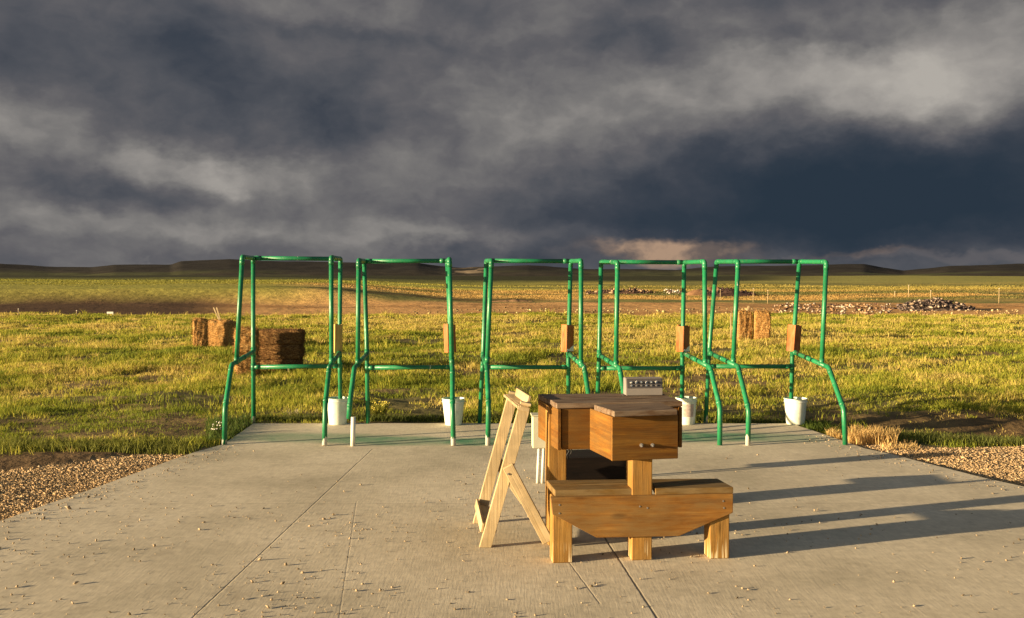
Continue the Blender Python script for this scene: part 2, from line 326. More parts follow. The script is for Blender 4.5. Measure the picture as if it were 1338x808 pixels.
# ------------------------------------------------------------------ concrete pad
def concrete():
    m,t,b=newmat('broomed_concrete',.88,.2); N=NT(t); p=N.pos()
    a=N.noise(p,.8,5,.6); f=N.noise(p,14,5,.65); s=N.noise(N.v('MULTIPLY',p,(70,6,6)),1.0,3,.6)
    c=N.ramp(a,[(.3,(.43,.38,.28)),(.52,(.59,.52,.39)),(.72,(.68,.605,.465))])
    c=N.mix(.5,c,N.mix(1.0,c,N.ramp(f,[(.3,.72),(.7,1.25)]),'MULTIPLY'))
    c=N.mix(N.m('MULTIPLY',N.ramp(s,[(.3,1.),(.6,0.)]),.22),c,(.26,.23,.19))
    xyz=N.sep(p); h=N.m('MULTIPLY',s,.5)
    st=N.noise(p,2.3,6,.7); c=N.mix(N.m('MULTIPLY',N.ramp(st,[(.57,0.),(.66,1.)]),.22),c,(.22,.18,.13))
    def line(A,B,w,strength,c,h):
        A=atz(*A);B=atz(*B);d=(B-A).normalized();nx,ny=-d.y,d.x
        wob=N.m('MULTIPLY',N.m('SUBTRACT',f,.5),.012)
        dd=N.m('ADD',N.m('SUBTRACT',N.m('ADD',N.m('MULTIPLY',xyz[0],nx),N.m('MULTIPLY',xyz[1],ny)),A.x*nx+A.y*ny),wob)
        al=N.m('ADD',N.m('MULTIPLY',xyz[0],d.x),N.m('MULTIPLY',xyz[1],d.y)); lim=(B-A).length; a0=A.x*d.x+A.y*d.y
        k=N.ramp(N.m('ABSOLUTE',dd),[(w*.5,1.),(w*1.4,0.)]); k=N.m('MULTIPLY',k,N.m('GREATER_THAN',al,a0)); k=N.m('MULTIPLY',k,N.m('LESS_THAN',al,a0+lim))
        return N.mix(N.m('MULTIPLY',k,strength),c,(.06,.05,.045)),N.m('SUBTRACT',h,N.m('MULTIPLY',k,2*strength))
    for A,B,w,q in(((160,893),(487,587),.0055,.6),((900,871),(782,690),.006,.85),((784,789),(740,730),.004,.3),((440,830),(466,655),.004,.15),((20,657.5),(720,658.5),.004,.35),((880,657),(1400,660),.005,.3)):
        c,h=line(A,B,w,q,c,h)
    for px,py,rx,ry,q in((400,572,1.1,.45,.55),(520,576,.9,.4,.75),(625,577,.5,.3,.9),(900,571,1.0,.45,.9),(1010,572,.9,.4,.5),(720,568,1.0,.5,.6)):
        P=atz(px,py); e=N.m('ADD',N.m('POWER',N.m('ABSOLUTE',N.m('DIVIDE',N.m('SUBTRACT',xyz[0],P.x),rx)),2.),N.m('POWER',N.m('ABSOLUTE',N.m('DIVIDE',N.m('SUBTRACT',xyz[1],P.y),ry)),2.))
        k=N.ramp(N.m('ADD',e,N.m('MULTIPLY',N.m('SUBTRACT',a,.5),1.2)),[(.3,1.),(1.,0.)]); k=N.m('MULTIPLY',k,N.ramp(st,[(.3,.4),(.6,1.)])); c=N.mix(N.m('MULTIPLY',k,q),c,(.05,.22,.12))
    N.put(b.inputs['Base Color'],c); N.put(b.inputs['Normal'],N.bump(N.m('ADD',h,N.m('MULTIPLY',f,.6)),.35,.006)); return m
bm=newbm(); vt=[bm.verts.new((x,y,0)) for x,y in slab]; f=bm.faces.new(vt); f.normal_update()
if f.normal.z<0: f.normal_flip()
r=bmesh.ops.extrude_face_region(bm,geom=[f]); 
for v in r['geom']:
    if isinstance(v,bmesh.types.BMVert): v.co.z-=.16
bmesh.ops.triangulate(bm,faces=bm.faces[:]); bmesh.ops.recalc_face_normals(bm,faces=bm.faces[:])
o=fin(bm,'pavement',concrete()); tag(o,kind='structure')
# ------------------------------------------------------------------ grass
def blades(name,X,Y,Z,hgt,wid,lean,C,mat,label):
    n=len(X); a=rng.uniform(0,2*np.pi,n); b=rng.uniform(0,2*np.pi,n)
    dx,dy=np.cos(a)*wid*.5,np.sin(a)*wid*.5; lx,ly=np.cos(b)*lean*hgt,np.sin(b)*lean*hgt
    V=np.empty((n,5,3),np.float32)
    V[:,0]=np.stack([X-dx,Y-dy,Z],-1);V[:,1]=np.stack([X+dx,Y+dy,Z],-1)
    V[:,2]=np.stack([X+dx*.8+lx*.35,Y+dy*.8+ly*.35,Z+hgt*.55],-1);V[:,3]=np.stack([X-dx*.8+lx*.35,Y-dy*.8+ly*.35,Z+hgt*.55],-1)
    V[:,4]=np.stack([X+lx,Y+ly,Z+hgt],-1)
    i=np.arange(n)*5; T=np.stack([i,i+1,i+2,i,i+2,i+3,i+3,i+2,i+4],-1).reshape(-1,3)
    me=rawmesh(name,V.reshape(-1,3),T,3); addcol(me,'col',np.repeat(C,5,0))
    o=link(name,me,mat); tag(o,label,'grass',kind='stuff'); return o
def clumps(n,y0,y1,pw,hr,wr,nb,xm=.62,dens=None):
    t=rng.uniform(0,1,n); d=(y0**pw+(y1**pw-y0**pw)*t)**(1/pw)
    u=rng.uniform(-xm,xm,n); x=u*d+rng.uniform(-1,1,n); y=d
    return x,y
def grassfield():
    n=80000; x,y=clumps(n,9.0,48.5,1.15,0,0,0)
    keep=~near_slab(x,y)&~inpoly(x,y,grav_l)&~inpoly(x,y,grav_r)&~inpoly(x,y,dark_strip_l)
    pn=fbm(x*.35,y*.5,91); bare=fbm(x*.8,y*.9,92)
    m2=np.exp(-((x-6.4)/2.8)**2-((y-13.0)/.9)**2)
    keep&=(rng.uniform(0,1,n)<np.clip(2.45-3.7*bare,.10,1)*(1-.25*np.clip(m2*1.2,0,1)))
    x,y,pn=x[keep],y[keep],pn[keep]; n=len(x)
    nb=20; s=np.clip(y/14,1,2.6)
    R_=rng.uniform(.03,.12,n)*s**.6; hg=(1+.9*(rng.uniform(0,1,n)<.05))*(.025+.095*fbm(x*.9,y*.9,93)**1.5*rng.uniform(.5,1.7,n))*np.clip(s,1,1.35)
    hue=np.clip((fbm(x*.25,y*.4,94)-.33)*2.0+(fbm(x*1.1,y*1.3,95)-.45)*1.7+rng.normal(0,.2,n)+.22*sst(y,15,32),0,1)
    pal=np.array([(.16,.20,.024),(.31,.325,.037),(.45,.41,.065),(.57,.44,.14)])
    def pc(h):
        h=np.clip(h,0,.999)*3; i=h.astype(int); f=(h-i)[:,None]; return pal[i]*(1-f)+pal[i+1]*f
    X=np.repeat(x,nb)+rng.normal(0,1,n*nb)*np.repeat(R_,nb); Y=np.repeat(y,nb)+rng.normal(0,1,n*nb)*np.repeat(R_,nb)
    k=~near_slab(X,Y-.03); hh=np.repeat(hg,nb)*rng.uniform(.45,1.25,n*nb); C=pc(np.repeat(hue,nb)+rng.normal(0,.14,n*nb))*rng.uniform(.75,1.2,(n*nb,1))
    X,Y,hh,C=X[k],Y[k],hh[k],C[k]; Z=HT(X,Y)-.01
    W=(.005+.0035*rng.uniform(0,1,len(X)))*np.clip(Y/11,1,4)
    blades('grass',X,Y,Z,hh,W,rng.uniform(.1,.8,len(X)),C,M['blade'],'lumpy yellow green prairie grass beyond the concrete pad')
    # dark taller row at the pad's edge
    def edge(px0,px1,py0,py1,n,h0,h1,col,z=-.04,name='edge_grass',label=''):
        px=rng.uniform(px0,px1,n); py=rng.uniform(py0,py1,n); P=np.array([atz(a,b,z)[:2] for a,b in zip(px,py)])
        k=~near_slab(P[:,0],P[:,1]); P=P[k]; n=len(P)
        C=np.array(col)*rng.uniform(.6,1.35,(n,1)); hh=rng.uniform(h0,h1,n)
        return P[:,0],P[:,1],HT(P[:,0],P[:,1])-.01,hh,C
    A=[edge(318,1045,548.5,553,7000,.03,.11,(.10,.12,.025)),edge(270,335,553,583,1500,.04,.14,(.08,.12,.025)),edge(1046,1085,548,566,900,.05,.14,(.08,.12,.02)),
       edge(0,260,583,597,4200,.03,.11,(.17,.18,.035)),edge(1150,1338,556,581,2600,.04,.15,(.13,.15,.035)),edge(1085,1150,556,574,900,.05,.12,(.15,.14,.04))]
    X,Y,Z,hh,C=[np.concatenate([a[i] for a in A]) for i in range(5)]
    blades('border_grass',X,Y,Z,hh,np.full(len(X),.009),rng.uniform(.1,.7,len(X)),C,M['blade'],'darker longer grass fringing the edge of the pad')
    e=[edge(1080,1100,566,578,350,.05,.13,(.60,.42,.17),-.03),edge(1108,1172,566,583,1700,.06,.19,(.64,.44,.18),-.03),edge(1150,1200,578,590,350,.03,.08,(.6,.42,.18),-.03)]
    X,Y,Z,hh,C=[np.concatenate([a[i] for a in e]) for i in range(5)]
    blades('dry_grass',X,Y,Z,hh,np.full(len(X),.010),rng.uniform(.1,.6,len(X)),C,M['blade'],'dry orange straw grass at the right corner of the pad')
    # far fields
    n=52000; x,y=clumps(n,72,190,.6,0,0,0); k=(fbm(x*.05,y*.05,97)+rng.normal(0,.05,n)-.10*sst(y,110,180))>.47; x,y=x[k],y[k]; n=len(x); nb=6
    C0=zone(x,y)*rng.uniform(.55,.95,(n,1))
    s=y/60; X=np.repeat(x,nb)+rng.normal(0,.35,n*nb)*np.repeat(s,nb); Y=np.repeat(y,nb)+rng.normal(0,.35,n*nb)*np.repeat(s,nb)
    Z=HT(X,Y)-.02; hh=rng.uniform(.04,.13,len(X))*np.clip(Y/80,1,2.2); 
    blades('field_grass',X,Y,Z,hh,.05*Y/60,rng.uniform(.2,1,len(X)),np.repeat(C0,nb,0),M['blade'],'thin sunlit grass of the fields beyond the dirt flat')
grassfield()
# ------------------------------------------------------------------ chips and grit
OCT=np.array([(1,0,0),(0,1,0),(-1,0,0),(0,-1,0),(0,0,1),(0,0,-1)],float); OF=np.array([(0,1,4),(1,2,4),(2,3,4),(3,0,4),(1,0,5),(2,1,5),(3,2,5),(0,3,5)])
def stones(name,P,size,flat,C,label,cat,mat=M['chip'],sink=.2):
    n=len(P); V=OCT[None]*rng.uniform(.6,1.3,(n,6,1)); V=V*np.stack([size*rng.uniform(.9,1.9,n),size*rng.uniform(.5,.9,n),size*flat],-1)[:,None]
    a=rng.uniform(0,2*np.pi,n); ti=rng.normal(0,.35,n); c,s=np.cos(ti)[:,None],np.sin(ti)[:,None]; x,y,z=V[...,0],V[...,1],V[...,2]; x,z=x*c-z*s,x*s+z*c
    c,s=np.cos(a)[:,None],np.sin(a)[:,None]; x,y=x*c-y*s,x*s+y*c
    V=np.stack([x,y,z],-1)+P[:,None]; V[...,2]+=(size*flat*(1-sink))[:,None]
    T=(OF[None]+(np.arange(n)*6)[:,None,None]).reshape(-1,3); me=rawmesh(name,V.reshape(-1,3),T,3); addcol(me,'col',np.repeat(C,6,0))
    o=link(name,me,mat); return tag(o,label,cat,kind='stuff')
def polysample(poly,n,extra=None):
    p=np.array(poly); lo,hi=np.maximum(p.min(0),(-14,4)),np.minimum(p.max(0),(16,16)); q=rng.uniform(lo,hi,(n,2)); k=inpoly(q[:,0],q[:,1],poly)&~near_slab(q[:,0],q[:,1]); return q[k]
for nm,po,lb,nn in(('gravel',grav_l,'orange tan gravel left of the pad',330000),('gravel',grav_r,'orange tan gravel right of the pad',300000)):
    q=polysample(po,nn); n=len(q); P=np.c_[q,np.minimum(HT(q[:,0],q[:,1]),-.035)+rng.uniform(0,.012,n)]
    C=np.array((.43,.30,.165))*rng.uniform(.65,1.3,(n,1)); w=rng.uniform(0,1,n)<.07; C[w]=(.5,.4,.27)
    stones(nm,P,rng.gamma(4,.0016,n)+.0025,rng.uniform(.2,.5,n),np.clip(C,0,.75),lb,'gravel')
def grit():
    n=4600; px=rng.uniform(-60,1400,n); py=590+rng.beta(1.3,1.6,n)*260; L=np.array([atz(a,b)[:] for a,b in zip(px,py)])
    dn=fbm(L[:,0]*.8,L[:,1]*.8,71); wt=np.clip((dn-.35)*2.5,0.04,1)*np.where(px<520,1,.55); k=(rng.uniform(0,1,n)<wt)&near_slab(L[:,0],L[:,1]); L=L[k]
    # extra near the gravel edges
    e=[];
    for (a,b),(c,d) in zip(slab_px[2:8],slab_px[3:9]):
        for _ in range(45):
            t=random.random(); e.append(atz(a+(c-a)*t+abs(random.gauss(0,25)),b+(d-b)*t+abs(random.gauss(0,6)))[:])
    for (a,b),(c,d) in zip(slab_px[14:20],slab_px[15:21]):
        for _ in range(30):
            t=random.random(); e.append(atz(a+(c-a)*t-abs(random.gauss(0,25)),b+(d-b)*t+abs(random.gauss(0,4)))[:])
    L=np.r_[L,np.array(e)]; n=len(L)
    C=np.array((.34,.26,.17))*rng.uniform(.3,1.5,(n,1)); C=np.clip(C,0,.75)
    o=stones('grit',L,rng.gamma(2.2,.0015,n)+.0028,rng.uniform(.4,1.0,n),C,'loose pebbles strewn over the concrete pad','grit')
grit()
# ------------------------------------------------------------------ shooting stands
ST={1:dict(FTL=(316.6,336),FKL=(309,473),FEL=(302.5,477),FLL=(294.2,533),FFL=(293.2,581),BRL=(331,460),FTR=(432.8,336.5),FKR=(433.2,474.5),FER=(430.2,480),FLR=(425,530),FFR=(424,582.5),BTL=(330.8,337.5),BFL=(331.3,552.8),BTR=(444.9,338.5),BRR=(443.7,461),BFR=(445.5,553.2),CL=(331,479.8),CR=(444.4,478.5)),
2:dict(FTL=(468.7,340.5),FKL=(467.6,476),FEL=(463,481),FLL=(457.2,527),FFL=(461,583),BRL=(479.6,462.6),FTR=(587.2,339),FKR=(590.5,476),FER=(591.2,481),FLR=(591.3,531),FFR=(592.5,582.7),BTL=(475.9,341.5),BFL=(480.7,553.5),BTR=(584.5,341),BRR=(589.4,462),BFR=(593.5,553.5),CL=(480,480.5),CR=(591,480)),
3:dict(FTL=(642.2,341),FKL=(636.6,473),FEL=(636.2,479),FLL=(638.4,531),FFL=(637.4,582),BRL=(631.2,466),FTR=(759.2,341),FKR=(759.2,477),FER=(763.4,480),FLR=(772,535),FFR=(772.5,582),BTL=(635.4,341),BFL=(626.5,553),BTR=(745.7,341.5),BRR=(742.8,461.9),BFR=(742.4,553),CL=(631,480),CR=(742.8,480)),
4:dict(BTL=(785.4,342.5),BRL=(783.0,463.8),FTL=(807,343),FKL=(804.8,478),FEL=(809.8,481.5),FLL=(818.5,535),FFL=(818.7,582),FTR=(920.7,342),FKR=(921.4,476),FER=(928,480),FLR=(940.9,533.3),FFR=(940.4,582),BTR=(894.1,343),BRR=(891.8,461),BFR=(890.7,553),BFL=(779.5,553),CL=(782.5,481.5),CR=(891.8,481.3)),
5:dict(BTL=(936.4,342),BRL=(926.6,461),BFL=(921.9,552.8),FTL=(964.6,342),FKL=(958,474.6),FEL=(964.3,479),FLL=(978.3,536.3),FFL=(977.2,582),BTR=(1044.5,342),BRR=(1035.6,459.6),BFR=(1033,553),FTR=(1079.7,342.5),FKR=(1073.7,475.3),FER=(1082.5,480),FLR=(1102.6,535),FFR=(1104.4,581.5),CL=(925.5,479),CR=(1035,479))}
POSE=[(-2.701,12.632,.062),(-1.271,12.595,.045),(.147,12.588,.082),(1.587,12.537,.098),(2.947,12.576,.087)]
SHAPE=dict(BT=0,BF=0,BR=0,C=0,FT=.937,FK=.937,FE=1.14,FL=1.6,FF=1.6); HW=.53
RP=.0268
looks={1:('leftmost green pipe shooting stand, at the left edge of the pad','a'),2:('green pipe shooting stand with the broken left front leg',''),
3:('middle green pipe shooting stand, directly behind the pale wooden gun rack',''),4:('green pipe shooting stand directly behind the grey control box',''),
5:('rightmost green pipe shooting stand, its posts leaning left, beside the dry grass','')}
stands={}
for i in range(1,6):
    X0,Y0,th=POSE[i-1]; J={}
    for k,p in ST[i].items():
        s=-1 if k[-1]=='L' else 1; dep=SHAPE[k[:-1]]
        yw=Y0+s*HW*math.sin(th)-dep*math.cos(th)
        J[k]=aty(p[0],p[1],yw)
        if k[1]=='F' and k[:2] in('BF','FF'): J[k]=atz(p[0],p[1],0.0)
    J['FFL'].z=J['FFR'].z=J['BFL'].z=J['BFR'].z=.001
    for s in'LR':  # level the rail at the rear post
        J['BR'+s]=J['BR'+s]
    base=(J['BFL']+J['BFR']+J['FFL']+J['FFR'])/4; base.z=0
    st=empty('shooting_stand',base,looks[i][0],'shooting stand','green pipe shooting stands in a row'); stands[i]=(st,J)
    G=M['paint']
    for s in'LR':
        bt,br,bf=J['BT'+s],J['BR'+s],J['BF'+s]; cc=J['C'+s]
        # rear post, knee line
        tubeobj('rear_post',rounded([bf,br,bt],.02,2)[0:],RP,st,G,[(br+(bf-br).normalized()*.06,br+(bt-br).normalized()*.06,RP*1.11),(cc-Vector((0,0,.045)),cc+Vector((0,0,.045)),RP*1.11)])
        ft,fk,fe,fl,ff=[J[k+s] for k in('FT','FK','FE','FL','FF')]
        dd=(ft-fk).normalized()
        tubeobj('front_post',[fk-dd*.03,ft-dd*.03],RP,st,G,[(ft-dd*.09,ft-dd*.03,RP*1.11),(fk-dd*.01,fk+dd*.06,RP*1.11)])
        # top side bar with elbows
        tubeobj('top_side_bar',rounded([bt-Vector((0,0,.07)),bt,ft,ft-dd*.07],.035,4),RP*1.02,st,G,[(bt.lerp(ft,.08),bt.lerp(ft,.16),RP*1.11),(bt.lerp(ft,.86),bt.lerp(ft,.93),RP*1.11)])
        tubeobj('side_rail',[br,br.lerp(fe,.98)],RP,st,G,[(br.lerp(fe,.03),br.lerp(fe,.11),RP*1.11),(br.lerp(fe,.40),br.lerp(fe,.50),RP*1.11)])
        if i==2 and s=='L':
            e=aty(455.7,547,fl.y+.02); tubeobj('front_leg',rounded([br.lerp(fe,.93),fe,fl,e],.06,5),RP*1.03,st,G,[(fl.lerp(e,.0),fl.lerp(e,.25),RP*1.11)])
            tubeobj('broken_stub',[ff,aty(461.7,545,ff.y)],RP*.95,st,M['pvc'])['label']='bare white pipe stub of the snapped leg'
        else:
            tubeobj('front_leg',rounded([br.lerp(fe,.93),fe,fl,ff],.06,5),RP*1.03,st,G,[(fl+(fe-fl).normalized()*.05,fl+(fe-fl).normalized()*.09,RP*1.18),(fe+(fl-fe).normalized()*.06,fe+(fl-fe).normalized()*.10,RP*1.11)])
    a,b=J['BTL'],J['BTR']; tubeobj('top_crossbar',[a,b],RP,st,G,[(a.lerp(b,.03),a.lerp(b,.09),RP*1.11),(a.lerp(b,.91),a.lerp(b,.97),RP*1.11)])
    a,b=J['CL'],J['CR']; tubeobj('crossbar',[a,b],RP,st,G,[(a.lerp(b,.02),a.lerp(b,.08),RP*1.11),(a.lerp(b,.92),a.lerp(b,.98),RP*1.11)])
# wooden sleeves on the rear right posts
SL={1:(441,423.5,461,.135,'sleevepale',25),2:(588.5,423.5,460,.15,'sleeve',35),3:(741,423.5,459,.155,'sleeve',38),4:(892,425,459.5,.165,'sleeve',42),5:(1036,424.5,458.5,.165,'sleeve',36)}
names={1:'pale yellow wooden sleeve around the rear post of the leftmost stand',2:'orange wooden sleeve half hidden behind a front post, on the broken stand',3:'orange wooden sleeve with a whitish bottom on the middle stand',4:'orange wooden sleeve with a white chip, right above the control box side',5:'reddish wooden sleeve on the rightmost stand, above the clean white bucket'}
for i,(px,y0,y1,w,mt,rot) in SL.items():
    st,J=stands[i]; Y=J['BRR'].y; a=aty(px,y0,Y); b=aty(px,y1,Y); h=(a.z-b.z); top,bot=J['BTR'],J['BRR']
    f=(a.z-bot.z)/(top.z-bot.z); ax=bot.lerp(top,max(0,f)); lean=(top-bot).normalized()
    c=Vector((b.x,Y,b.z)); rt=Matrix.Rotation(0,3,'Z'); q=Vector((0,0,1)).rotation_difference(lean).to_matrix()@Matrix.Rotation(R(rot),3,'Z')
    s=w*.74; bm=newbm(); t=.018
    for k in range(4):
        m=q@Matrix.Rotation(k*math.pi/2,3,'Z'); hh=h*random.uniform(.96,1.03)
        box(bm,c+m@Vector((0,-s/2+t/2,random.uniform(-.008,.0))),s-(.001 if k%2 else 2*t+.001),t,hh,ax=2,rot=m,bev=.002)
    so=fin(bm,'post_sleeve',M[mt],st)
    if i in(3,4):
        bm=newbm(); m=q@Matrix.Rotation(0,3,'Z'); cc=c+m@Vector((0,-s/2-.002,0)); u=m@Vector((1,0,0)); z=m@Vector((0,0,1)); n_=m@Vector((0,-1,0))
        pl=[(-.45,.005),(.45,.005),(.48,.14),(.1,.10),(-.15,.05),(-.46,.06)]
        vs=[bm.verts.new(cc+u*x*s+z*zz*(1 if True else 1)*.55) for x,zz in pl]; fa=bm.faces.new(vs); r=bmesh.ops.extrude_face_region(bm,geom=[fa])
        for v in r['geom']:
            if isinstance(v,bmesh.types.BMVert): v.co+=n_*.003
        bmesh.ops.recalc_face_normals(bm,faces=bm.faces[:]); fin(bm,'paint_chip',M['pvc'],so)
# ------------------------------------------------------------------ buckets
def bucket(c,r,h,label,lab=False,taper=.84,tilt=0):
    t=empty('bucket',c,label,'bucket','white plastic buckets behind the stands'); bm=newbm(); seg=36
    prof=[(0,.004),(r*taper*.96,.0),(r*taper,.012),(r*.985,h*.86),(r*1.05,h*.865),(r*1.05,h*.885),(r*1.0,h*.89),(r*1.01,h*.97),(r*1.06,h*.975),(r*1.06,h),(r*.985,h),(r*.97,h*.9),(r*taper*.97,.02),(0,.02)]
    rings=[]
    for rr,z in prof: rings.append([bm.verts.new((rr*math.cos(2*math.pi*k/seg),rr*math.sin(2*math.pi*k/seg),z)) for k in range(seg)] if rr>0 else [bm.verts.new((0,0,z))])
    for A,B in zip(rings,rings[1:]):
        for k in range(seg):
            k2=(k+1)%seg
            if len(A)==1: bm.faces.new((A[0],B[k2],B[k]))
            elif len(B)==1: bm.faces.new((A[k],A[k2],B[0]))
            else: bm.faces.new((A[k],A[k2],B[k2],B[k]))
    for f in bm.faces: f.smooth=True
    bmesh.ops.recalc_face_normals(bm,faces=bm.faces[:]); me=bpy.data.meshes.new('body'); bm.to_mesh(me); bm.free(); o=bpy.data.objects.new('body',me); COL.objects.link(o); me.materials.append(M['bucket']); o.parent=t
    m=o.modifiers.new('b','EDGE_SPLIT'); m.split_angle=R(50)
    bm=newbm(); pts=[Vector((r*1.07*math.cos(a),r*.35*abs(math.sin(a))+r*.75*math.sin(a),h*.9-h*.30*math.sin(a))) for a in[math.pi*k/16 for k in range(17)]]
    tube(bm,pts,.0028,6); me=bpy.data.meshes.new('handle'); bm.to_mesh(me); bm.free(); o=bpy.data.objects.new('handle',me); COL.objects.link(o); me.materials.append(M['metal']); o.parent=t
    if lab:
        bm=newbm(); n=10; rows_=[]
        for zf in(.30,.78):
            rr=r*(taper+(.985-taper)*(zf/.86))+.0015; rows_.append([bm.verts.new((rr*math.sin(a),-rr*math.cos(a),h*zf)) for a in[R(-32+70*k/n) for k in range(n+1)]])
        for k in range(n): bm.faces.new((rows_[0][k],rows_[0][k+1],rows_[1][k+1],rows_[1][k]))
        me=bpy.data.meshes.new('label'); bm.to_mesh(me); bm.free(); o=bpy.data.objects.new('label',me); COL.objects.link(o); me.materials.append(M['label']); o.parent=t; so=o.modifiers.new('s','SOLIDIFY'); so.thickness=.001
    t.rotation_euler=(0,0,tilt); return t
def bk(px,py,w,top): 
    p=atz(px,py-3,0); p.z=.001; r=(w/2)/F*p.y; z=aty(px,top,p.y).z; return p,r,z
p,r,h=bk(441.5,557,28,520); bucket(p,r,h,'greenish white bucket beneath the pale sleeve of the leftmost stand',tilt=.6)
p,r,h=bk(592.5,558,29,520.5); bucket(p,r,h,'tapered greyish white bucket behind a front post of the broken stand',taper=.76)
p,r,h=bk(896.5,557,27,519.5); bucket(p,r,h,'white bucket with a faded label, just right of the wooden table',True)
p,r,h=bk(1039.3,557,29,520.5); bucket(p,r,h,'clean bright white bucket at the rightmost stand',taper=.80)
# ------------------------------------------------------------------ shooting table with wraparound seat
ZT=1.0
c0=atz(820,700,0); T=empty('shooting_table',(atz(825,715,0).x,atz(825,700,0).y,0),'brown wooden table with boxed top and low bench seat on square posts','table')
def topboards(q,n,z,th,parent,name,mat,along=0,jit=.004):
    """q: fl,fr,br,bl (xy). n planks running left-right"""
    bm=newbm()
    for k in range(n):
        a,b=k/n+.004,(k+1)/n-.004; L0=q[0].lerp(q[3],a);R0=q[1].lerp(q[2],a);R1=q[1].lerp(q[2],b);L1=q[0].lerp(q[3],b); e=random.uniform(-jit,jit); dz=random.uniform(-.002,.002)
        P=[Vector((p.x+e,p.y,zz+dz)) for zz in(z-th,z) for p in(L0,R0,R1,L1)]; hexa(bm,P,0,.004)
    return fin(bm,name,mat,parent)
fl,bl,fr,br=atz(728,527.6,ZT),atz(702.3,514.8,ZT),atz(892.6,524.9,ZT),atz(862.5,513.6,ZT)
topboards([fl,fr,br,bl],4,ZT,.036,T,'tabletop',M['top'])
bfl,bfr,bbr,bbl=atz(802.2,538,ZT+.002),atz(885.2,535.8,ZT+.002),atz(863,525.9,ZT+.002),atz(776,528.8,ZT+.002)
topboards([bfl,bfr,bbr,bbl],3,ZT+.002,.036,T,'front_tabletop',M['top'])
zs0,zs1=.688,.962
def vboard(a,b,z0,z1,th,parent,name,mat,inward,ax=0):
    """vertical board along a->b (xy), thickness towards inward"""
    a=Vector((a.x,a.y,0));b=Vector((b.x,b.y,0));d=(b-a).normalized(); n=Vector((-d.y,d.x,0))
    if n.dot(Vector((inward.x,inward.y,0))-a)<0: n=-n
    bm=newbm(); hexa(bm,[Vector((p.x,p.y,z)) for z in(z0,z1) for p in(a,b,b+n*th,a+n*th)],ax,.003); return fin(bm,name,mat,parent)
ctr=(fl+br)/2
sl_f=Vector((fl.x+.004,fl.y+.004,0)); sl_b=Vector((bl.x+.004,bl.y-.006,0)); sr_f=Vector((fr.x-.004,fr.y+.004,0)); sr_b=Vector((br.x-.004,br.y-.006,0))
vboard(sl_f,sl_b,zs0,zs1,.024,T,'side_panel',M['stain'],ctr); vboard(sr_f,sr_b,zs0,zs1,.024,T,'side_panel',M['stain'],ctr)
rec=Vector((.008,.017,0))
vboard(sl_f+rec+Vector((.02,0,0)),sr_f+rec-Vector((.04,0,0)),zs0,zs1,.024,T,'front_panel',M['stain'],ctr); vboard(sl_b+Vector((.03,-.002,0)),sr_b-Vector((.03,.002,0)),zs0,zs1,.024,T,'rear_panel',M['stain'],ctr)
b0=atz(799.8,544.6,ZT-.036); b1=atz(886.3,541.9,ZT-.036); k0=atz(771,534,ZT-.036); k1=Vector((k0.x+(b1.x-b0.x),k0.y+(b1.y-b0.y),0)); cb=(b0+k1)/2
ex=(b1-b0).normalized()*.026
vboard(b0,b1,.682,zs1,.024,T,'box_front',M['stain'],cb)
ins_=(k0-b0).normalized()*.0245
vboard(b0+ins_,Vector((k0.x,k0.y+.02,0)),.685,zs1,.024,T,'box_side',M['stain'],cb); vboard(b1+ins_,Vector((k1.x,k1.y+.02,0)),.685,zs1,.024,T,'box_side',M['stain'],cb)
# bolts
for px in(838,852.5):
    q=aty(px,582,b0.lerp(b1,(px-800)/86).y); bm=newbm(); tube(bm,[q+Vector((0,.01,0)),q-Vector((0,.006,0))],.012,16); tube(bm,[q-Vector((0,.006,0)),q-Vector((.002,.022,0))],.0062,8)
    bmesh.ops.recalc_face_normals(bm,faces=bm.faces[:]); fin(bm,'bolt',M['metal'],T)
YW=R(7.5)
def post(px0,px1,py,z1,name='post',dep=.13):
    a=atz(px0,py,0); b=atz(px1,py-(px1-px0)*.03,0); w=(b-a).length; d=(b-a).normalized(); n=Vector((-d.y,d.x,0)); m=Matrix.Rotation(math.atan2(d.y,d.x),3,'Z')
    c=(a+b)/2+n*dep/2; bm=newbm(); P=[]
    for z in(.001,z1):
        for x,y in((-1,-1),(1,-1),(1,1),(-1,1)): P.append(c+m@Vector((x*w/2,y*dep/2,z))+Vector((0,0,0)))
    hexa(bm,P,2,.006); return fin(bm,name,M['post'],T),c
ap0,ap1=atz(719.5,650,.43),atz(958.2,645.4,.43)
post(722,748,736.6,.425); post(927,953,731,.425); post(825.3,852,733,.686)
# rear posts carrying the tabletop
def rpost(px0,px1,Y,z1):
    a=aty(px0,600,Y);b=aty(px1,600,Y); w=b.x-a.x; bm=newbm(); box(bm,Vector(((a.x+b.x)/2,Y+.065,.001)),w,.13,z1,YW,2,.006); fin(bm,'post',M['post'],T)
rpost(714.8,739,6.87,.955); rpost(822,848,7.02,.955)
# seat boards
s1=[atz(*p,.47) for p in((724.8,640.6),(829,638.6),(817.5,626.3),(713.5,627.4))]; topboards(s1,2,.47,.042,T,'seat',M['seat'],jit=.002)
s2=[atz(*p,.47) for p in((856.6,638.8),(958.6,636.8),(938,625.3),(848,625.7))]; topboards(s2,2,.47,.042,T,'seat',M['seat'],jit=.002)
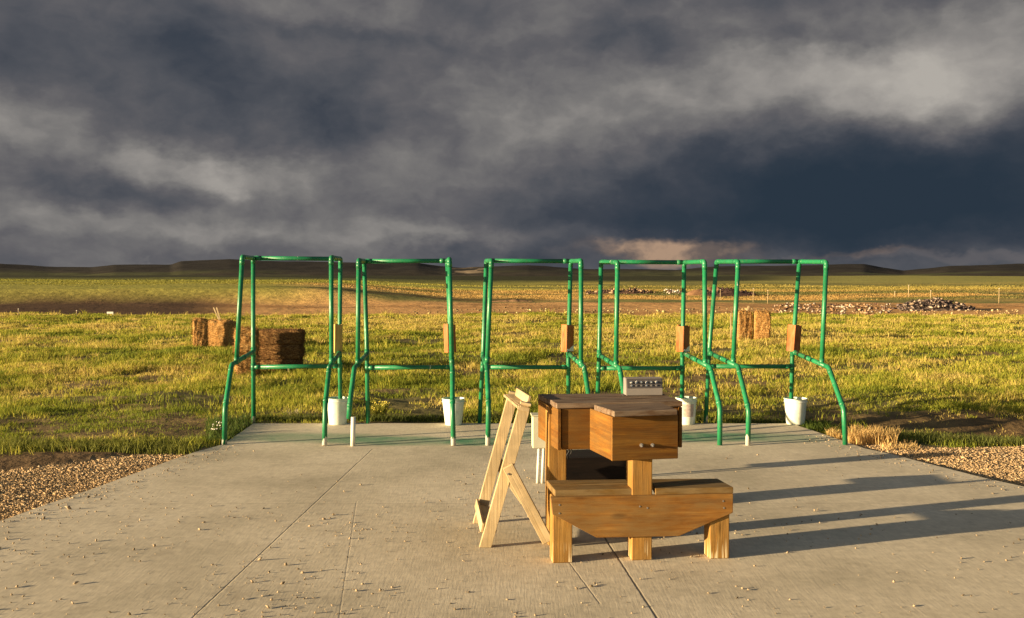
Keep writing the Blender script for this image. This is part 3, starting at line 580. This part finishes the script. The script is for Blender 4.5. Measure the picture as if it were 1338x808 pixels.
# front apron, corners cut away
ap=[(719.5,650.2),(958.2,645.4),(957.7,670.5),(887,701),(780,703),(722,672.6)]
bm=newbm(); L=bm.verts.layers.float_vector.get('gv'); dv=(ap1-ap0); nrm=Vector((dv.y,-dv.x,0)).normalized()
def onplane(px,py):
    d=ray(px,py); o=Vector((0,0,H0)); t=(ap0-o).dot(nrm)/d.dot(nrm); return o+d*t
fr_=[onplane(*p) for p in ap]; vs=[bm.verts.new(p) for p in fr_]; fa=bm.faces.new(vs); r=bmesh.ops.extrude_face_region(bm,geom=[fa])
for v in r['geom']:
    if isinstance(v,bmesh.types.BMVert): v.co-=nrm*.036
bmesh.ops.recalc_face_normals(bm,faces=bm.faces[:]); bmesh.ops.bevel(bm,geom=[e for e in bm.edges],offset=.003,segments=1,affect='EDGES')
dn=dv.normalized()
for v in bm.verts: v[L]=Vector((v.co.dot(dn),v.co.z,v.co.dot(nrm)))
fin(bm,'seat_apron',M['apron'],T)
for px,py in((731,660),(731,671),(945,655),(946,664),(836,662),(846,664)):
    q=onplane(px,py)+nrm*.001; bm=newbm(); tube(bm,[q-nrm*.003,q+nrm*.0015],.0055,10); bmesh.ops.recalc_face_normals(bm,faces=bm.faces[:]); fin(bm,'screw',M['metal'],T)
# cable under the side panel
bm=newbm(); q=aty(742,584,6.78); tube(bm,rounded([q,q+Vector((.012,0,-.03)),q+Vector((-.008,0,-.055)),q+Vector((.006,0,-.085))],.01,3),.0055,8)
tube(bm,rounded([q+Vector((.02,0,.01)),q+Vector((.026,0,-.03)),q+Vector((.014,0,-.06))],.01,3),.004,8); bmesh.ops.recalc_face_normals(bm,faces=bm.faces[:]); fin(bm,'cable',M['black'],T,True)
# control box on the table
def control():
    Yc=aty(842,517,7.0); a=atz(818.3,517.2,ZT+.003); b=atz(866,516.6,ZT+.003); w=(b-a).length; d=(b-a).normalized(); m=Matrix.Rotation(math.atan2(d.y,d.x),3,'Z'); c=(a+b)/2; c.z=ZT+.003
    o=empty('control_box',c,'grey metal control box with a row of switches on the tabletop','control box')
    # body: wedge profile
    prof=[(0,0),(0,.047),(.022,.122),(.10,.122),(.10,0)]; bm=newbm(); L_=[bm.verts.new(c+m@Vector((-w/2,y,z))) for y,z in prof]; R_=[bm.verts.new(c+m@Vector((w/2,y,z))) for y,z in prof]
    bm.faces.new(L_); bm.faces.new(R_[::-1])
    for k in range(5): bm.faces.new((L_[k],L_[(k+1)%5],R_[(k+1)%5],R_[k]))
    bmesh.ops.recalc_face_normals(bm,faces=bm.faces[:]); bmesh.ops.bevel(bm,geom=bm.edges[:],offset=.003,segments=2,affect='EDGES'); fin(bm,'case',M['case'],o)
    n=Vector((0,-.122+.047,.022)).normalized(); n=Vector((0,-.960,.281)); P0=Vector((0,0,.047)); up=Vector((0,.281,.960))
    bm=newbm(); Q=[P0+up*t+n*.0015+Vector((s*w*.47,0,0)) for s,t in((-1,.004),(1,.004),(1,.074),(-1,.074))]; hexa(bm,[c+m@(v) for v in(Q[0],Q[1],Q[1]+n*.0015,Q[0]+n*.0015,Q[3],Q[2],Q[2]+n*.0015,Q[3]+n*.0015)],0,0); fin(bm,'switch_panel',M['casedark'],o)
    for k in range(6):
        x=-w*.34+k*w*.68/5-.006; cc=P0+up*.045+n*.004+Vector((x,0,0))
        bm=newbm(); tube(bm,[c+m@cc,c+m@(cc+n*.006)],.0085,14); tube(bm,[c+m@(cc+n*.006),c+m@(cc+n*.026+up*.004*(1 if k%2 else -1))],[.0035,.0045],8); bmesh.ops.recalc_face_normals(bm,faces=bm.faces[:]); fin(bm,'switch',M['chrome'],o)
        bm=newbm(); c2=P0+up*.022+n*.003+Vector((x+.001,0,0)); tube(bm,[c+m@c2,c+m@(c2+n*.007)],.006,12); bmesh.ops.recalc_face_normals(bm,faces=bm.faces[:]); fin(bm,'indicator',M['chrome'] if k in(0,3) else M['metal'],o)
    for s in(-1,1):
        bm=newbm(); box(bm,c+m@Vector((s*(w/2+.010),.05,-.001)),.022,.06,.004,math.atan2(d.y,d.x)); fin(bm,'mounting_tab',M['casedark'],o)
control()
# rear seat on the far side of the table
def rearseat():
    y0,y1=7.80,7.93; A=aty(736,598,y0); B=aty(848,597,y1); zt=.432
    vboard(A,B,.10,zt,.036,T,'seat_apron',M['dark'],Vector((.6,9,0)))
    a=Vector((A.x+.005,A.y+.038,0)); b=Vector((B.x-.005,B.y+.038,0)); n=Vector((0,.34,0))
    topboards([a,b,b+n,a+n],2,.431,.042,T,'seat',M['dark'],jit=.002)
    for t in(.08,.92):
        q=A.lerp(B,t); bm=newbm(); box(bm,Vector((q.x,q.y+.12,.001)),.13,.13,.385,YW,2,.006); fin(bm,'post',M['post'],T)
rearseat()
# ------------------------------------------------------------------ pale wooden gun rack
def rack():
    yf,yr=atz(636,716,0).y,7.48
    ff=aty(635.8,716,yf); ft=aty(684.5,536.5,yf); rf=aty(626.5,683,yr); rt=aty(669.6,521,yr); ff.z=.03;rf.z=.03
    base=(ff+rf)/2; base.z=0; o=empty('gun_rack',base+Vector((.15,0,0)),'pale unpainted pine gun rack leaning beside the brown table','gun rack')
    wd=Vector((1,-.12,0)); t=.038
    dep=(rt-ft).normalized()
    def leg(a,b,name,w=.078):
        d=(b-a).normalized(); bm=newbm(); side=(Vector((1,0,0))); side=(side-d*side.dot(d)).normalized()
        # board with horizontal cut at floor
        h=Vector((w/2/abs(d.z),0,0)); n=Vector((dep.x,dep.y,0)).normalized()*t
        k=(a.z-.001)/d.z; a2=a-d*k
        P=[a2-h,a2+h,a2+h+n,a2-h+n,b-h,b+h,b+h+n,b-h+n]; hexa(bm,P,2,.002); fin(bm,name,M['pine'],o)
    leg(ff,ft,'leg'); leg(rf,rt,'leg')
    # braces
    def brace(pa,pb,yo,name='brace'):
        bm=newbm(); plank(bm,aty(*pa,yo),aty(*pb,yo),.075,.036,(1,0,.5)); fin(bm,name,M['pine'],o)
    brace((663.5,609),(716,708),yf-.021)
    A=aty(648,600,yr+.06);B=Vector((A.x+.30,yr+.06,.04)); bm=newbm(); plank(bm,A,B,.075,.036,(1,0,.5)); fin(bm,'brace',M['pine'],o)
    q=aty(664,619.6,yf-.04); bm=newbm(); tube(bm,[q,q-Vector((0,.006,0))],.007,10); fin(bm,'bolt',M['metal'],o)
    # notched top board (barrel rest), spans rear to front on the upper left
    a=aty(660.5,516.5,yr); b=aty(678.5,532,yf-.02); dl=(b-a); L=dl.length; d=dl/L; u=Vector((1,0,0)); 
    bm=newbm(); plank(bm,a+Vector((.035,0,0)),b+Vector((.035,0,0)),.062,.020,(1,0,0)); n=11
    for k in range(n):
        c=a+d*(L*(k+.25)/n); plank(bm,c,c+d*(L/n*.52),.034,.020,(1,0,0))
    fin(bm,'notched_rest',M['pine'],o)
    a=aty(677.5,512.3,yr-.10); b=aty(693.5,523.0,yf+.02); bm=newbm(); plank(bm,a+Vector((-.012,0,0)),b+Vector((-.012,0,0)),.058,.02,(.25,0,1)); fin(bm,'top_rail',M['pine'],o)
    for y,(p0,p1) in((yf-.01,((680,526),(694,529.3))),(yr,((665,512.3),(675,514.6)))):
        bm=newbm(); plank(bm,aty(*p0,y),aty(*p1,y),.02,.05,(0,0,1)); fin(bm,'cleat',M['pine'],o)
    bm=newbm(); a=aty(684,533.5,yf-.012); plank(bm,aty(676.5,532.5,yf-.012),aty(692,536,yf-.012),.03,.022,(0,0,1)); fin(bm,'cleat',M['pine'],o)
    # butt shelf with front lip near the bottom
    a=aty(632.5,662,yr); b=aty(641,693,yf+.04); bm=newbm(); plank(bm,a,b,.085,.02,(1,0,-.25)); fin(bm,'shelf',M['pine'],o)
    a=aty(622.8,657.5,yr); b=aty(630.3,690,yf+.02); bm=newbm(); plank(bm,a,b,.065,.018,(.22,0,1)); fin(bm,'shelf_lip',M['pine'],o)
rack()
# ------------------------------------------------------------------ cream box on white legs behind the table
def creambox():
    p=atz(709,632.5,0); Y=p.y; a=aty(695.4,544.5,Y); b=aty(738,586.5,Y); c=Vector(((a.x+b.x)/2,Y+.09,b.z)); o=empty('post_box',Vector((c.x,c.y,0)),'small cream box on thin white legs, half hidden by the brown table','box')
    bm=newbm(); box(bm,c,b.x-a.x,.16,a.z-b.z,.05,0,.006); fin(bm,'cabinet',M['cream'],o); bm=newbm(); box(bm,c+Vector((0,0,a.z-b.z)),b.x-a.x+.02,.18,.012,.05); fin(bm,'lid',M['cream'],o)
    for px in(703.6,709.6,733): 
        q=aty(px,600,Y+.03); tubeobj('leg',[Vector((q.x-.008,q.y,.001)),Vector((q.x+.006,q.y,b.z+.002))],.014,o,M['pvc'])
creambox()
# ------------------------------------------------------------------ straw bales
def bale_mesh(sx,sy,sz,seed,n=16,amp=.05,rnd=.12):
    bm=bmesh.new(); bmesh.ops.create_cube(bm,size=2); bmesh.ops.subdivide_edges(bm,edges=bm.edges[:],cuts=n,use_grid_fill=True)
    rr=np.random.default_rng(seed)
    for v in bm.verts:
        p=v.co; q=Vector([math.copysign(abs(c),c) for c in p]); l=max(abs(p.x)**8+abs(p.y)**8+abs(p.z)**8,1e-6)**(1/8); p=p/l*1.0
        nn=float(fbm(np.array([p.x*2.2+seed]),np.array([p.z*4+p.y*3]),seed)[0])-.5; n3=float(fbm(np.array([p.x*9+seed]),np.array([p.z*9+p.y*7]),seed+5,2)[0])-.5
        s=1+amp*4*nn+amp*4*n3; tw=1-.035*math.exp(-((abs(p.x)-.35)/.06)**2)
        v.co=Vector((p.x*sx/2*s,p.y*sy/2*s*tw,p.z*sz/2*(1+amp*2*nn)*tw))
    for f in bm.faces: f.smooth=True
    return bm
M['shadestraw']=M['straw'].copy(); M['shadestraw'].name='shaded_straw'  # darker straw copy: shade on the wide stack's front put into the colour
for _n in M['shadestraw'].node_tree.nodes:
    if _n.type=='VALTORGB' and len(_n.color_ramp.elements)==3:
        for _e,_c in zip(_n.color_ramp.elements,((.05,.022,.008),(.17,.08,.028),(.55,.34,.13))): _e.color=(*_c,1)
def bale(loc,sx,sy,sz,rot,label,seed,group,mat='straw',amp=.05):
    """loc = centre of base; upright if rot[1]=90deg"""
    bm=bale_mesh(sx,sy,sz,seed,amp=amp); rr=random.Random(seed)
    m=Matrix.Rotation(rot[2],4,'Z')@Matrix.Rotation(rot[1],4,'Y'); bmesh.ops.transform(bm,matrix=m,verts=bm.verts[:])
    # loose straws
    fs=bm.faces[:]; 
    for _ in range(2200):
        f=rr.choice(fs); c=f.calc_center_median(); n=f.normal; d=(Vector((rr.gauss(0,1),rr.gauss(0,1),rr.gauss(0,1)))+n*1.1).normalized(); l=rr.uniform(.02,.10); s=d.cross(n)
        if s.length<.01: continue
        s=s.normalized()*.0035; v=[bm.verts.new(c-s),bm.verts.new(c+s),bm.verts.new(c+d*l)]; bm.faces.new(v)
    zmin=min(v.co.z for v in bm.verts if True); me=bpy.data.meshes.new('straw_bale'); bm.to_mesh(me); bm.free()
    o=bpy.data.objects.new('straw_bale',me); COL.objects.link(o); me.materials.append(M[mat]); hz=(sz if abs(rot[1])<.5 else sx)/2
    me.transform(Matrix.Translation((0,0,hz))); o.location=loc; tag(o,label,'straw bale',group); return o
def gz(px,py,dz=0):
    p=atz(px,py,-.08); p.z=float(HT(p.x,p.y))+dz; return p
# trio on the left, near
p=gz(319,492); s=p.y/F
bale(p+Vector((0,.22,-.02)),.44,.40,31*s,(0,0,.25),'lower sunlit bale of the narrow left column beside the dark bale stack',1,'straw bales of the near left shelter')
bale(p+Vector((.0,.22,-.03+31*s)),.42,.40,34*s,(0,0,.1),'upper sunlit bale of the narrow left column beside the dark bale stack',2,'straw bales of the near left shelter')
bpy.data.objects[-1] if False else None
q=gz(361,488); w=60*s
for k in range(3):
    bale(q+Vector((.02*k,.30,-.02+20*s*k)),w*1.0,.5,21*s,(0,0,-.08+.05*k),('bottom','middle','top')[k]+' bale of the wide dark stack left behind the leftmost stand',4+k,'straw bales of the near left shelter','shadestraw',.022)
# far left pair
p=gz(259,457); s=p.y/F; bale(p+Vector((0,.2,-.02)),38*s,.34,18*s,(0,R(90),.2),'narrow upright bale at the far left end of the bale shelter',11,'straw bales of the far left shelter')
p=gz(285,455); bale(p+Vector((0,.3,-.02)),37*s,.5,37*s,(0,R(90),-.15),'wide square bale with slats sticking out of its top',12,'straw bales of the far left shelter')
for k,(a,b) in enumerate((((287,420),(279,402)),((288.5,420),(283,402)))):
    bm=newbm(); plank(bm,aty(*a,p.y+.2+.05*k),aty(*b,p.y+.2+.05*k),.035,.012,(1,0,0)); o=fin(bm,'stake',M['pine']); setorigin(o); tag(o,('left' if k==0 else 'right')+' one of two pale slats standing in the wide square bale','slat','slats stuck in the far left bale')
# right pair
p=gz(974,447.5); s=p.y/F; bale(p+Vector((0,.3,-.02)),40*s,.40,20*s,(0,R(90),.12),'left upright bale of the pair seen through the rightmost stand',13,'straw bales of the right shelter')
p=gz(996.5,447.5); bale(p+Vector((0.02,.22,-.02)),39*s,.42,21*s,(0,R(90),-.1),'right upright bale of the pair, shaded on its right side',14,'straw bales of the right shelter')
for (a,b,w,lb) in (((975,410),(978.5,400),.05,'pale stake standing on the left upright bale'),((955,446),(955,409),.035,'thin pale stake in the grass left of the upright bales'),((1009,449),(1008.5,441),.09,'short pale block in the grass right of the upright bales'),((377.5,490),(376.5,478),.035,'short white stake at the foot of the dark bale stack')):
    yy=(p.y+.2 if 'bales' in lb or 'upright' in lb else gz(377,490).y-.1); bm=newbm(); plank(bm,aty(*a,yy),aty(*b,yy),w,w*.4,(1,0,0)); o=fin(bm,'wooden_stake',M['pine']); setorigin(o); tag(o,lb,'stake')
# ------------------------------------------------------------------ mounds, rubble, distant posts
def mound(px0,px1,pyb,h,label,col,seed,rocks=0,rc=None,depth=2.5,cat='mound',name='dirt_mound',rs=.12):
    a=gz(px0,pyb);b=gz(px1,pyb); w=b.x-a.x; n=40; V=[];C=[]
    for j in range(14):
        for i in range(n+1):
            u=i/n;t=j/13; x=a.x+w*u; y=a.y+depth*(t); e=math.sin(math.pi*u)**.7*math.sin(math.pi*t)**.8*(.55+.9*float(fbm(np.array([u*7+seed]),np.array([t*2.]),seed)[0])); z=float(HT(x,y))-.03+h*e; V.append((x,y,z))
    V=np.array(V); idx=np.arange(14*(n+1)).reshape(14,n+1); Q=np.stack([idx[:-1,:-1],idx[:-1,1:],idx[1:,1:],idx[1:,:-1]],-1).reshape(-1,4); me=rawmesh(name,V,Q,4)
    nn=fbm(V[:,0]*1.5,V[:,1]*1.5,seed); addcol(me,'col',np.array(col)*(.6+.9*nn)[:,None])
    o=link(name,me,M['ground'],smooth=True); setorigin(o); tag(o,label,cat)
    if rocks:
        k=rng.integers(0,len(V),rocks); P=V[k]+rng.normal(0,.12,(rocks,3))*np.array((1,1,.1)); CC=np.array(rc)[rng.integers(0,len(rc),rocks)]*rng.uniform(.6,1.2,(rocks,1))
        r_=stones('rubble',P-np.array(o.location),rng.uniform(rs*.4,rs*1.3,rocks),rng.uniform(.5,.9,rocks),CC,None,None,sink=.3); r_.parent=o; r_['kind']='stuff'
        for kk in('label','category'):
            if kk in r_: del r_[kk]
    return o
mound(1186,1280,408.5,.50,'dark rubble heap with pale chunks on the dirt at the right',(.13,.095,.075),3,700,[(.13,.10,.09),(.26,.19,.13),(.06,.045,.04),(.11,.08,.075),(.40,.32,.25)],2.2,'rubble heap','rubble_heap',.085)
mound(768,858,387.5,.42,'low dark dirt mound seen through the stand behind the control box',(.13,.075,.05),4,90,[(.08,.05,.04),(.3,.2,.12)],3.5,rs=.16)
mound(903,965,390,.75,'brown dirt mound between the two right stands',(.20,.11,.055),6,0,None,5)
mound(925,992,391,.55,'dark low mound just left of the far posts',(.07,.04,.03),7,60,[(.05,.03,.03)],4,rs=.15)
mound(640,700,399.5,.18,'faint tan dirt ridge seen through the middle stand',(.3,.18,.09),8,0,None,3)
def debris(px0,px1,py0,py1,n,sz,cols,label):
    P=np.array([gz(rng.uniform(px0,px1),rng.uniform(py0,py1))[:] for _ in range(n)]); C=np.array(cols)[rng.integers(0,len(cols),n)]*rng.uniform(.6,1.2,(n,1))
    stones('debris',P,rng.uniform(sz*.4,sz*1.4,n),rng.uniform(.4,.8,n),C,label,'debris',sink=.3)
debris(1010,1165,403,412,420,.085,[(.45,.33,.21),(.33,.2,.11),(.12,.07,.05),(.5,.42,.33),(.09,.06,.05)],'pale and dark broken pieces strewn along the dirt at the right')
debris(1180,1330,407,414,150,.06,[(.5,.39,.22),(.36,.24,.12)],'pale fragments scattered below the rubble heap')
debris(868,893,384,388,70,.13,[(.6,.54,.47),(.1,.06,.05)],'white and dark scraps beyond the fourth stand')
debris(540,1000,407,412,200,.07,[(.5,.42,.2),(.2,.15,.08)],'weeds and clods along the edge of the turf')
# small white board on legs, far left
p=gz(144,415); s=p.y/F; o=empty('sign_board',p,'tiny white board on two legs at the edge of the dark dirt, far left','sign')
bm=newbm(); box(bm,p+Vector((0,0,4*s)),8.5*s,.03,2.6*s); fin(bm,'board',M['pvc'],o)
for dx in(-3.4,3.4):
    bm=newbm(); box(bm,p+Vector((dx*s,.02,-.05)),.04,.03,7*s,ax=2); fin(bm,'leg',M['pvc'],o)
FP=[(24,406,414.5,'thin pale post at the far left, nearest the frame edge'),(100,407,415.5,'thin pale post left of the small white board'),(941,383,397,'thin pale post between the two rightmost stands'),(984,382,400,'pale post above the left upright straw bale'),(1003,383.5,401,'pale post above the right upright straw bale'),(1187,376,392,'faint post far behind the left end of the rubble heap'),(1216,384,394,'faint post just behind the rubble heap'),(1305,383,402,'lone pale post right of the rubble heap'),(1169,384,391,'short white post on the distant plain before the rubble heap')]
for px,y0,y1,lb in FP:
    p=gz(px,y1); s=p.y/F; o=empty('fence_post',p,lb,'fence post','thin posts on the plain'); bm=newbm(); h=(y1-y0)*s; tube(bm,[p-Vector((0,0,.05)),p+Vector((.01,0,h))],.018 if p.y<75 else .03,8); bmesh.ops.recalc_face_normals(bm,faces=bm.faces[:]); fin(bm,'shaft',M['pine'],o)
    bm=newbm(); box(bm,p+Vector((.01,0,h)),.045,.045,.03); fin(bm,'cap',M['pvc'],o)
# small plants at the pad
def plant(px,py,n,h,sp,stem,flower,label,cat='plant',z=-.05):
    p=gz(px,py,.0); bm=bmesh.new(); o=empty('wild_plant',p,label,cat)
    fl=bmesh.new()
    for k in range(n):
        a=random.uniform(0,2*math.pi); r=random.uniform(0,sp)*.4; b=p+Vector((r*math.cos(a),r*math.sin(a),-.01)); hh=h*random.uniform(.5,1.1); t=b+Vector((math.cos(a)*sp*random.uniform(.1,.8),math.sin(a)*sp*random.uniform(.1,.8),hh)); s=Vector((-math.sin(a),math.cos(a),0))*.004
        v=[bm.verts.new(q) for q in(b-s,b+s,t.lerp(b,.3)+s*1.4,t,t.lerp(b,.3)-s*1.4)]; bm.faces.new(v)
        for q in range(3):
            m=b.lerp(t,random.uniform(.3,.95)); dd=Vector((random.gauss(0,1),random.gauss(0,1),random.uniform(0,1))).normalized()*random.uniform(.015,.035); s2=dd.orthogonal().normalized()*.006; bm.faces.new([bm.verts.new(x) for x in(m,m+dd*.5+s2,m+dd,m+dd*.5-s2)])
        if flower and random.random()<.8:
            bmesh.ops.create_icosphere(fl,subdivisions=1,radius=random.uniform(.006,.012),matrix=Matrix.Translation(t))
    me=bpy.data.meshes.new('leaves'); bm.to_mesh(me); bm.free(); me.attributes.new('col','FLOAT_COLOR','POINT'); addc=me.attributes['col']; c=np.ones((len(me.vertices),4),np.float32); c[:,:3]=np.array(stem)*rng.uniform(.7,1.3,(len(c),1)); addc.data.foreach_set('color',c.ravel()); link('leaves',me,M['blade'],o)
    if flower:
        me=bpy.data.meshes.new('flowers'); fl.to_mesh(me); me.attributes.new('col','FLOAT_COLOR','POINT'); c=np.ones((len(me.vertices),4),np.float32); c[:,:3]=flower; me.attributes['col'].data.foreach_set('color',c.ravel()); link('flowers',me,M['chip'],o)['kind']='stuff'
    fl.free()
plant(496,552,110,.19,.17,(.30,.30,.05),(.6,.5,.10),'yellow green bushy weed at the back edge of the pad by the broken stand')
plant(284,577,26,.16,.08,(.10,.13,.03),(.75,.72,.62),'small weed with white heads beside the foot of the leftmost stand')
plant(1062,562,80,.13,.13,(.10,.15,.03),None,'dark green weed at the pad edge right of the rightmost bucket')
plant(385,549,20,.10,.15,(.4,.36,.2),None,'sparse dry twiggy weed behind the leftmost stand')
plant(703,637,16,.03,.09,(.2,.17,.08),None,'small dry weed on the concrete at the foot of the white legs')
plant(1240,577,60,.11,.16,(.28,.26,.10),None,'pale dry weed in the hollow right of the pad')
# ------------------------------------------------------------------ sky
W=bpy.data.worlds.new('World'); S.world=W; W.use_nodes=True; t=W.node_tree; N=NT(t)
SUN_AZ,SUN_EL=R(20),R(8.0)
bg=t.nodes['Background']; bg.inputs['Strength'].default_value=1.0
D=N.n('ShaderNodeTexCoord').outputs['Generated']; x,y,z=N.sep(D)[:3]
az=N.m('ARCTAN2',x,y); el=N.m('ARCSINE',z)
EXPO=1.55; G_=2**-EXPO
def ang(px,py):
    d=ray(px,py); return math.atan2(d.x,d.y),math.asin(d.z/d.length)
P3=N.comb(az,N.m('MULTIPLY',el,1.7),0.)
wv=N.noise(P3,4.5,6,.60,out='Color'); wv2=N.noise(P3,19,5,.6,out='Color')
wp=N.v('ADD',N.v('MULTIPLY',N.v('SUBTRACT',wv,(.5,.5,.5)),(.16,.10,0)),N.v('MULTIPLY',N.v('SUBTRACT',wv2,(.5,.5,.5)),(.035,.030,0)))
PW=N.v('ADD',N.comb(az,el,0.),wp); X,Y,_=N.sep(PW)
b=None
def blob(px,py,rx,ry,amp,rot=0,hard=1.):
    global b
    u,v=ang(px,py); rx/=F; ry/=F; c,s=math.cos(R(rot)),math.sin(R(rot))
    dx=N.m('SUBTRACT',X,u); dy=N.m('SUBTRACT',Y,v)
    p=N.m('DIVIDE',N.m('ADD',N.m('MULTIPLY',dx,c),N.m('MULTIPLY',dy,s)),rx); q=N.m('DIVIDE',N.m('SUBTRACT',N.m('MULTIPLY',dy,c),N.m('MULTIPLY',dx,s)),ry)
    g=N.m('EXPONENT',N.m('MULTIPLY',N.m('POWER',N.m('ADD',N.m('MULTIPLY',p,p),N.m('MULTIPLY',q,q)),hard),-1.)); g=N.m('MULTIPLY',g,amp); b=g if b is None else N.m('ADD',b,g)
n1=N.noise(N.v('ADD',P3,wp),6,8,.55); n2=N.noise(N.v('ADD',N.comb(az,N.m('MULTIPLY',el,1.35),3.),N.v('SCALE',wp,None,.5)),15,7,.55)
bil=N.m('SUBTRACT',1.,N.m('MULTIPLY',N.m('ABSOLUTE',N.m('SUBTRACT',N.noise(N.v('ADD',N.comb(az,N.m('MULTIPLY',el,1.3),9.),N.v('SCALE',wp,None,.35)),11,4,.5),.5)),4.))
# light masses (positive) and dark masses (negative)
blob(1280,50,130,70,.27,12); blob(1110,105,170,46,.24,6); blob(930,120,130,40,.17,2); blob(1250,115,150,40,.18,4); blob(740,165,240,60,.12,10); blob(1230,10,120,25,.10)
blob(560,205,260,60,.08,20); blob(20,165,80,34,.18); blob(200,208,120,22,.25,-4); blob(305,228,60,18,.26); blob(410,235,40,14,.12); blob(15,255,50,18,.14); blob(60,285,230,18,.14); blob(430,305,330,16,.14); blob(620,300,90,14,.10); blob(900,20,120,14,.04); blob(440,10,90,18,.08); blob(690,45,140,14,.06); blob(600,90,200,20,.05)
blob(720,230,110,60,.06,30)
blob(140,70,260,55,-.12); blob(300,140,190,38,-.14,-4); blob(100,252,110,14,-.10); blob(480,190,130,28,-.08); blob(400,35,200,10,-.07,-4)
blob(1110,258,280,80,-.25,0,1.3); blob(1340,240,260,78,-.20,0,1.6); blob(960,288,300,66,-.18,0,1.); blob(760,270,150,60,-.11,5,1.); blob(600,325,60,12,-.08); blob(1000,45,220,18,-.10,-4)
mask=b
det=N.m('ADD',N.m('ADD',N.m('MULTIPLY',N.m('SUBTRACT',n1,.5),.50),N.m('MULTIPLY',N.m('SUBTRACT',n2,.5),.40)),N.m('MULTIPLY',N.m('SUBTRACT',bil,.6),.10))
damp=N.ramp(N.m('ADD',mask,.5),[(.0,.55),(.42,1.0),(.62,1.2)])
bb=N.m('ADD',N.m('ADD',mask,.44),N.m('MULTIPLY',det,damp))
cl=N.ramp(bb,[(.0,(.023,.037,.056)),(.10,(.030,.043,.062)),(.24,(.050,.059,.077)),(.36,(.082,.087,.102)),(.48,(.122,.119,.128)),(.62,(.19,.182,.178)),(.80,(.31,.29,.27)),(1.,(.44,.41,.37))],'LINEAR')
# low strip of lit cloud under the storm
def strip(px,py,rx,ry,amp,col,cl):
    global b
    sv=b; b=None; blob(px,py,rx,ry,amp,0,2.); g=b; b=sv; g=N.m('MULTIPLY',g,N.ramp(n2,[(.38,.25),(.55,1.)])); return N.mix(g,cl,col)
cl=strip(862,330,95,17,1.2,(.42,.28,.19),cl); cl=strip(1150,337,60,8,.6,(.22,.16,.13),cl); cl=strip(690,336,60,7,.4,(.2,.17,.16),cl); cl=strip(1120,345,500,7,.35,(.17,.15,.15),cl); cl=strip(250,346,60,4,.5,(.3,.28,.26),cl)
cl=N.v('SCALE',cl,None,G_)
sky=N.n('ShaderNodeTexSky',sky_type='NISHITA'); sky.sun_disc=False; sky.sun_elevation=SUN_EL; sky.sun_rotation=math.atan2(-math.cos(SUN_AZ),-math.sin(SUN_AZ))%(2*math.pi); sky.air_density=1; sky.dust_density=2
sk=N.v('SCALE',sky.outputs[0],None,.05)
front=N.m('ADD',N.m('MULTIPLY',y,1.0),N.m('ADD',.35,N.m('MULTIPLY',N.m('SUBTRACT',n1,.5),.6))); fm=N.ramp(front,[(.15,0.),(.55,1.)])
N.put(bg.inputs['Color'],N.mix(fm,sk,cl))
sd=bpy.data.lights.new('sun','SUN'); sd.energy=5; sd.angle=R(.5); sd.color=(1.,.76,.45); so=bpy.data.objects.new('sun',sd); COL.objects.link(so)
dirv=Vector((math.cos(SUN_AZ)*math.cos(SUN_EL),math.sin(SUN_AZ)*math.cos(SUN_EL),-math.sin(SUN_EL))); so.rotation_euler=dirv.to_track_quat('-Z','Y').to_euler(); so.location=(-20,-10,10)
cam=bpy.data.cameras.new('camera'); cam.sensor_width=36; cam.lens=F/1338*36; cam.clip_end=30000; cam.clip_start=.05
co=bpy.data.objects.new('camera',cam); COL.objects.link(co); co.location=(0,0,H0); co.rotation_euler=(math.pi/2+PIT,0,0); S.camera=co
S.render.engine='CYCLES'; vs_=S.view_settings; vs_.view_transform='Standard'; vs_.look='None'; vs_.exposure=EXPO; vs_.gamma=1
